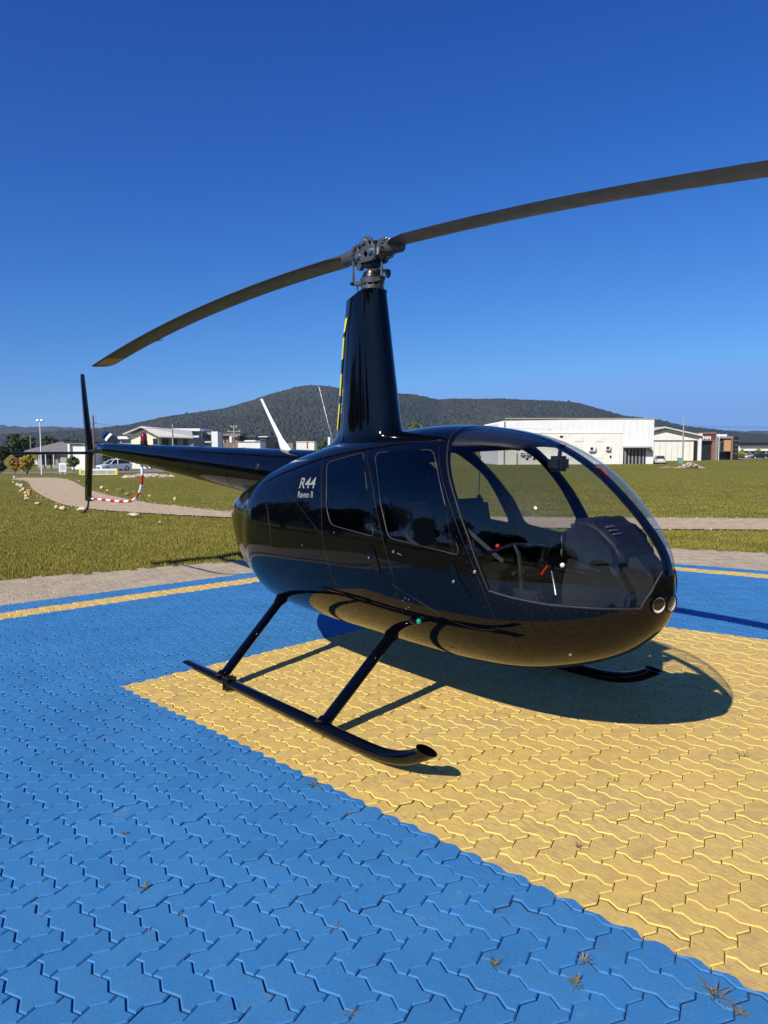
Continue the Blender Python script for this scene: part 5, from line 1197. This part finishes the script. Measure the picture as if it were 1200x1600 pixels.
pb('wall', T, Y, 399, 432, 683, 735, M['dark'], h5, 0, 8); pb('roof_slab', T, Y, 405, 420, 681.8, 683.2, M['wall_w'], h5, -.4, 6); pb('garage_roof', T, Y, 432, 458, 692, 735, M['roof_g'], h5, 1, 7)
window(T, Y, 408, 416, 686, 693, h5, M['wall_g'], M['dglass'], -.1, 1)
Y = 170; h6, T = bld('cream_hut', 'small pinkish cream box house left of the whip antenna', 'house', 478, Y)
pb('wall', T, Y, 464, 492, 690.5, 735, M['wall_cream'], h6, 0, 6); pb('corner_post', T, Y, 480.2, 481.2, 688, 700, M['wood'], h6, -.2, -.05); pb('coping', T, Y, 463.5, 492.5, 689.8, 690.8, M['wall_w'], h6, -.12, .2)
Y = 175; h7, T = bld('white_pillar_wall', 'narrow white wall end beside the whip antenna foot', 'wall', 515, Y); pb('wall', T, Y, 513, 516.5, 683, 735, M['wall_w'], h7, 0, 2)
Y = 122; h8, T = bld('grey_roof_house', 'low house with a wide grey hipped roof at far left', 'house', 95, Y)
pb('wall', T, Y, 56, 128, 704, 735, M['wall_g'], h8, 1.2, 12)
bm = bmesh.new(); e_ = [P2(42, 704), P2(138, 704)]; tp = [P2(73, 690), P2(126, 690)]
v = [bm.verts.new(p) for p in ((e_[0][0], 0, e_[0][1]), (e_[1][0], 0, e_[1][1]), (e_[1][0], 13, e_[1][1]), (e_[0][0], 13, e_[0][1]), (tp[0][0], 6, tp[0][1]), (tp[1][0], 6, tp[1][1]), (e_[0][0], 0, e_[0][1]-.2), (e_[1][0], 0, e_[1][1]-.2), (e_[1][0], 13, e_[1][1]-.2), (e_[0][0], 13, e_[0][1]-.2))]
for f in ((0, 1, 5, 4), (1, 2, 5), (2, 3, 4, 5), (3, 0, 4), (6, 7, 1, 0), (7, 8, 2, 1), (8, 9, 3, 2), (9, 6, 0, 3), (9, 8, 7, 6)): bm.faces.new([v[k] for k in f])
bmesh.ops.recalc_face_normals(bm, faces=bm.faces[:]); bobj('roof', bm, M['roof_g'], h8)
window(T, Y, 99, 104, 712, 720, h8, M['wall_w'], M['dglass'], 1.1, 0); pb('porch_wall', T, Y, 94, 107, 706, 726, M['concrete'], h8, .9, 1.15)
pb('open_porch', T, Y, 62, 84, 709, 726, M['dark'], h8, 1.12, 1.22)
for x in (62, 72, 84.5): pb('porch_post', T, Y, x, x+1, 704, 728, M['wall_w'], h8, .4, .6)
Y = 114; h9, T = bld('white_annex', 'white annex block behind the tail fins', 'house', 128, Y)
pb('wall', T, Y, 116.5, 150, 695, 735, M['wall_w'], h9, -.5, 5); pb('side_fin', T, Y, 113, 116.3, 694, 716, M['wall_w'], h9, -.9, 4); pb('roof_edge', T, Y, 108, 152, 690.5, 692.3, M['dark'], h9, -1.0, 6)
pb('column', T, Y, 145.5, 148, 692.5, 735, M['wall_w'], h9, -1.1, -.7)

# --- poles, lamp, signs
def pole(name, label, cat, px, Y, topy, basew, topw, m, arms=(), group=None):
    X = bX_(px, Y); z = float(tz(X, Y)); t = bthing(name, label, cat, X, Y, z, group=group); h_ = bZ_(topy, Y)-z
    bm = bmesh.new(); cyl(bm, (0, 0, -.3), (0, 0, h_), basew/2, topw/2, 12); bobj('pole_shaft', bm, m, t, 50)
    for (f, half_, rz) in arms:
        bm = bmesh.new(); box(bm, -half_, half_, -.05, .05, h_*f-.06, h_*f+.06); bmesh.ops.rotate(bm, verts=bm.verts, cent=(0, 0, 0), matrix=Matrix.Rotation(R(rz), 3, 'Z')); bobj('crossarm', bm, M['concrete'], t)
        for q in (-.8, 0, .8):
            bm = bmesh.new(); cyl(bm, (half_*q*math.cos(R(rz)), half_*q*math.sin(R(rz)), h_*f+.06), (half_*q*math.cos(R(rz)), half_*q*math.sin(R(rz)), h_*f+.24), .05, .03, 8); bobj('insulator', bm, M['wall_w'], t)
    return t, h_, (X, Y, z)
pole('utility_pole', 'tall concrete pole standing in the field before the cream hall', 'pole', 1063.5, 150, 652, .34, .2, M['concrete'], ((.90, .9, 70),))
pole('utility_pole', 'thin white pole in front of the shop with letters', 'pole', 1119.3, 190, 677.5, .22, .14, M['wall_w'])
pole('utility_pole', 'tall wooden pole just right of the upper tail fin', 'pole', 150.3, 95, 649, .30, .2, M['timber'], ((.86, .9, 30),))
pole('utility_pole', 'concrete pole in front of the gabled yellow house', 'pole', 272.8, 105, 662.5, .26, .16, M['concrete'])
tpl, hh_, TT_ = pole('utility_pole', 'pole with crossarms and transformer between the modern house and brown house', 'pole', 367.7, 120, 665, .26, .18, M['concrete'], ((.97, .5, 10), (.86, 1.0, 10), (.74, .5, 10)))
bm = bmesh.new(); cyl(bm, (-.42, -.2, hh_*.60), (-.42, -.2, hh_*.74), .26, seg=14); bobj('transformer', bm, M['wall_w'], tpl, 50)
pole('utility_pole', 'small thin pole left of the lamp post over the trees', 'pole', 52, 128, 680, .2, .12, M['concrete'])
lp, hh_, TT_ = pole('lamp_post', 'white lamp post with two small floodlights beside the croton bush', 'lamp post', 67.8, 82, 659, .16, .09, M['wall_w'])
for sx in (-1, 1):
    bm = bmesh.new(); box(bm, sx*.08, sx*.36, -.18, .06, hh_-.02, hh_+.20, .03); bmesh.ops.rotate(bm, verts=bm.verts, cent=(sx*.2, 0, hh_), matrix=Matrix.Rotation(R(-28), 3, 'X')); fl = bobj('floodlight', bm, M['wall_w'], lp, 40)
    bm = bmesh.new(); cyl(bm, (0, 0, hh_-.1), (sx*.2, 0, hh_+.04), .025, seg=8); bobj('arm', bm, M['wall_g'], lp)
def wire(label, A, B, sag, grp):
    pts = []
    for t in np.linspace(0, 1, 16):
        p = np.array(A)+(np.array(B)-np.array(A))*t; p[2] -= sag*4*t*(1-t); pts.append(tuple(p))
    bm = bmesh.new(); tube(bm, pts, .018, 5); tag(bobj('power_line', bm, M['dark'], None), label, 'cable', grp)
def wp(px, Y, py): X = bX_(px, Y); x, y = bxy(X, Y); return (x, y, bZ_(py, Y))
wire('thin cable from the field pole running off to the right', wp(1063.5, 150, 667), wp(1290, 150, 668), .2, 'overhead cables')
wire('second thin cable just above the first right of the field pole', wp(1063.5, 150, 665), wp(1290, 150, 665.5), .2, 'overhead cables')
wire('thin cable crossing the white warehouse wall to the field pole', wp(1063.5, 150, 669), wp(770, 136, 668.5), .3, 'overhead cables')
wire('cable from the wooden pole towards the yellow house', wp(150.3, 95, 660), wp(272.8, 105, 668), .4, 'overhead cables')
wire('cable from the wooden pole towards the left edge', wp(150.3, 95, 672), wp(-60, 95, 676), .3, 'overhead cables')
# white notice board on legs
Y = 82; X = bX_(100, Y); sg = bthing('notice_board', 'white notice board on two legs beside the gravel path', 'sign', X, Y); z0 = float(tz(X, Y)); T = (X, Y, z0)
pb('board', T, Y, 94.5, 106, 723.5, 737, M['white_gloss'], sg, 0, .06); pb('printed_panel', T, Y, 96, 104.6, 726, 735, mat('grey_print', (.45, .46, .48), .6, 0, .2, 6), sg, -.012, -.002)
for x in (96, 103.6): pb('leg', T, Y, x, x+.8, 737, 742, M['wall_w'], sg, .0, .05)
# white gate barrier with yellow posts
Y = 80; X = bX_(155, Y); bg_ = bthing('road_barrier', 'white double rail barrier with yellow ends across the road', 'barrier', X, Y); T = (X, Y, float(tz(X, Y)))
pb('top_rail', T, Y, 127, 184, 732.5, 735.2, M['wall_w'], bg_, 0, .08); pb('bottom_rail', T, Y, 127, 184, 741, 743.6, M['wall_w'], bg_, 0, .08); pb('mesh_panel', T, Y, 129, 182, 735.3, 740.9, M['concrete'], bg_, .03, .05)
for x in (126, 182.5): pb('yellow_post', T, Y, x, x+3, 732, 744.5, M['yellow_tape'], bg_, -.03, .11)
for x in (140, 155, 169): pb('upright', T, Y, x, x+.9, 735.2, 741, M['wall_w'], bg_, -.01, .07)
# bin and bucket
Y = 140; X = bX_(1059.5, Y); bn = bthing('wheelie_bin', 'green plastic bin at the foot of the field pole', 'bin', X, Y); bm = bmesh.new(); prism(bm, [(-.28, 0), (.28, 0), (.36, .95), (-.36, .95)], -.3, .3, 'y'); bobj('bin_body', bm, M['bin'], bn); boxo('lid', (-.40, .40, -.34, .34, .96, 1.04), M['bin'], bn, .02)
P = gpt(46, 773); bk = thing('bucket', 'ochre bucket standing on the stone row along the path', 'bucket', (P[0], P[1], P[2]-.03), YAW); Yk = w2b(P[0], P[1])[1]; rB = 3.6*Yk/FOC; hB = 9*Yk/FOC
bm = bmesh.new(); tube(bm, [(0, 0, 0), (0, 0, hB), (0, 0, hB-.03)], [rB*.85, rB, rB*.9], 18); bobj('bucket_body', bm, M['ochre'], bk, 50); bm = bmesh.new(); tube(bm, [(0, 0, hB-.05), (0, 0, hB)], [rB*1.06, rB*1.06], 18); bobj('bucket_rim', bm, M['ochre'], bk, 50)

# --- cars
def car(label, px, Y, yaw, paint, L_=4.3, W_=1.75, H_=1.46, kind='hatch', group=None):
    X = bX_(px, Y); t = bthing('parked_car', label, 'car', X, Y, float(tz(X, Y))+.0, yaw, group)
    h = L_/2; low = [(-h, .35), (-h+.05, .22), (h-.05, .22), (h, .38), (h-.03, .66), (h-.25, .76), (h-1.15, .90), (-h+.15, .95), (-h+.02, .85)]
    bm = bmesh.new(); prism(bm, low, -W_/2, W_/2, 'y'); bmesh.ops.bevel(bm, geom=bm.edges[:], offset=.06, segments=2, affect='EDGES'); b = bobj('car_body', bm, paint, t, 40)
    back = -h+.12 if kind == 'hatch' else -h+.75
    rf = [(h-1.2, .88), (h-1.85, H_-.06), (h-2.2, H_), (back+.55, H_-.02), (back+.22, H_-.12), (back, .92)]
    bm = bmesh.new(); A = [bm.verts.new((x, -W_/2+(.06 if z < 1 else .22), z)) for x, z in rf]; B = [bm.verts.new((x, W_/2-(.06 if z < 1 else .22), z)) for x, z in rf]; n_ = len(rf); bm.faces.new(A[::-1]); bm.faces.new(B)
    for k in range(n_): bm.faces.new((A[k], A[(k+1) % n_], B[(k+1) % n_], B[k]))
    bmesh.ops.recalc_face_normals(bm, faces=bm.faces[:]); bobj('greenhouse_glass', bm, M['dglass'], t, 30)
    bm = bmesh.new(); yy = W_/2-.20; tube(bm, [(h-1.95, 0, H_+.0), (back+.5, 0, H_-.0)], .05, 8, flat=(.6, yy/.05)); bobj('roof', bm, paint, t, 60)
    for s in (-1, 1):
        for pts in ([(h-1.2, s*(W_/2-.05), .89), (h-1.9, s*(W_/2-.20), H_-.03)], [(-.15, s*(W_/2-.04), .92), (-.2, s*(W_/2-.19), H_-.01)], [(back, s*(W_/2-.05), .93), (back+.35, s*(W_/2-.19), H_-.06)]):
            bm = bmesh.new(); tube(bm, pts, .05, 6); bobj('pillar', bm, paint, t)
        bm = bmesh.new(); box(bm, h-1.45, h-1.30, *sorted((s*(W_/2), s*(W_/2+.16))), .93, 1.05, .03); bobj('mirror', bm, paint, t)
        bm = bmesh.new(); box(bm, h-.12, h-.0, *sorted((s*(W_/2-.42), s*(W_/2-.04))), .62, .74, .02); bobj('headlight', bm, M['white_gloss'], t)
        bm = bmesh.new(); box(bm, -h-.0, -h+.12, *sorted((s*(W_/2-.32), s*(W_/2-.03))), .68, .88, .02); bobj('tail_light', bm, M['red_gloss'], t)
        for x in (h-.82, -h+.78):
            bm = bmesh.new(); cyl(bm, (x, s*(W_/2-.20), .32), (x, s*(W_/2+.01), .32), .32, seg=22); wl = bobj('wheel', bm, M['tyre'], t, 40); bm = bmesh.new(); cyl(bm, (x, s*(W_/2), .32), (x, s*(W_/2+.025), .32), .20, .17, 14); bobj('rim', bm, M['carsilver'], wl, 40)
    bm = bmesh.new(); box(bm, h-.03, h+.015, -.45, .45, .36, .52, .01); bobj('grille', bm, M['dark'], t); bm = bmesh.new(); box(bm, -h-.015, -h+.02, -.25, .25, .55, .66, .004); bobj('number_plate', bm, M['wall_w'], t); return t
car('white car parked behind the road barrier left of the tail boom', 180, 100, R(228), M['carwhite'], group='parked cars')
car('white car half hidden behind the lamp post at far left', 69, 150, R(175), M['carwhite'], group='parked cars')
car('silver hatchback seen from the rear beside the warehouse corner', 1028, 141, R(74), M['carsilver'], group='parked cars')
car('white car parked before the shop with letters', 1119.5, 228, R(180), M['carwhite'], kind='sedan', group='parked cars')
car('silver car, leftmost of the row by the clipped shrubs', 1152, 228, R(15), M['carsilver'], group='parked cars')
car('white car between the silver and the black car', 1166, 226, R(30), M['carwhite'], group='parked cars')
car('black car in the row before the long low building', 1182, 218, R(180), M['carblack'], L_=4.6, group='parked cars')
car('white pickup behind the black car at the right edge', 1192, 232, R(170), M['carwhite'], kind='sedan', group='parked cars')

# --- weeds in the joints
WD = [(1117, 1556, .085, 'largest dry grass tuft, in the blue paving at lower right'), (1157, 1582, .035, 'small weed right below the largest dry tuft'), (772, 1507, .05, 'yellowish tuft in blue paving, left of the lower right pair'), (914, 1502, .045, 'green tuft above its twin near the yellow edge at lower right'),
 (900, 1536, .05, 'green tuft below its twin in the lower right blue paving'), (795, 1527, .02, 'tiny green sprout just right below the yellowish tuft'), (906, 1323, .04, 'dark sprout in the yellow paving near its lower middle'), (960, 1220, .04, 'flat dark weed, left one of the pair in mid yellow paving'), (1000, 1219, .03, 'dark sprout, right one of the pair in mid yellow paving'),
 (1160, 1181, .06, 'spread brown weed near the right edge of the yellow paving'), (1115, 1207, .025, 'small weed left below the spread brown weed'), (1109, 1179, .02, 'tiny weed left of the spread brown weed'), (660, 1107, .05, 'flat grey weed below the helicopter belly shadow'), (632, 1129, .035, 'green weed left of the grey one above the skid toe'),
 (1012, 1402, .025, 'small dark sprout in the lower yellow paving'), (225, 1388, .045, 'brown dry tuft in the left blue paving'), (490, 1226, .05, 'brown wisp by the yellow edge below the skid'), (545, 1272, .02, 'small brown sprout at the blue and yellow edge'), (67, 1433, .022, 'tiny yellow weed, leftmost in the blue paving'),
 (87, 1457, .02, 'tiny yellow weed right below the leftmost one'), (195, 1303, .035, 'straw coloured wisp in the upper left blue paving'), (202, 1202, .025, 'small green weed highest in the left blue paving'), (282, 1427, .02, 'tiny weed right of the brown dry tuft'), (232, 1451, .022, 'tiny golden weed below the brown dry tuft'),
 (455, 1452, .028, 'golden weed, left of two in the lower middle blue paving'), (525, 1449, .03, 'golden weed, right of two in the lower middle blue paving'), (547, 1583, .035, 'weed at the bottom edge of the middle blue paving')]
for i, (px, py, s_, lb) in enumerate(WD):
    p = gflat(px, py); r_ = np.random.default_rng(900+i); V = []; F = []; nB = 46 if s_ > .07 else (24 if s_ > .03 else 12)
    for k in range(nB):
        a = r_.random()*6.28; sp = s_*(.3+.9*r_.random()); el = r_.random()*1.1+.1; d = np.array([math.cos(a)*math.cos(el), math.sin(a)*math.cos(el), math.sin(el)*.75]); w_ = .0011+.0013*r_.random(); n_ = np.array([-math.sin(a), math.cos(a), 0])*w_
        b = np.array([r_.normal(0, s_*.12), r_.normal(0, s_*.05), -.004]); m_ = b+d*sp*.55; e = b+d*sp-np.array([0, 0, sp*.12]); j = len(V); V += [b-n_, b+n_, m_+n_*.9, m_-n_*.9, e]; F += [(j, j+1, j+2, j+3), (j+3, j+2, j+4)]
    o = mobj('weed', V, F, M['weed']); o.location = (p[0], p[1], 0); tag(o, lb, 'weed', 'weeds growing in the paving joints')

# ------------------------------------------------------------------ AIR
hm = bpy.data.materials.new('haze_air'); hm.use_nodes = True; ht = hm.node_tree; ht.nodes.clear()
ho = ht.nodes.new('ShaderNodeOutputMaterial'); pv = ht.nodes.new('ShaderNodeVolumePrincipled'); pv.inputs['Density'].default_value = HAZE; pv.inputs['Color'].default_value = (.60, .74, 1.0, 1); pv.inputs['Anisotropy'].default_value = .2
ht.links.new(pv.outputs[0], ho.inputs['Volume'])
hz_ = boxo('haze', (-4300, 4300, -4300, 4300, -9, 175), hm); tag(hz_, 'thin blue haze filling the air over the field and hills', 'haze', kind='stuff')
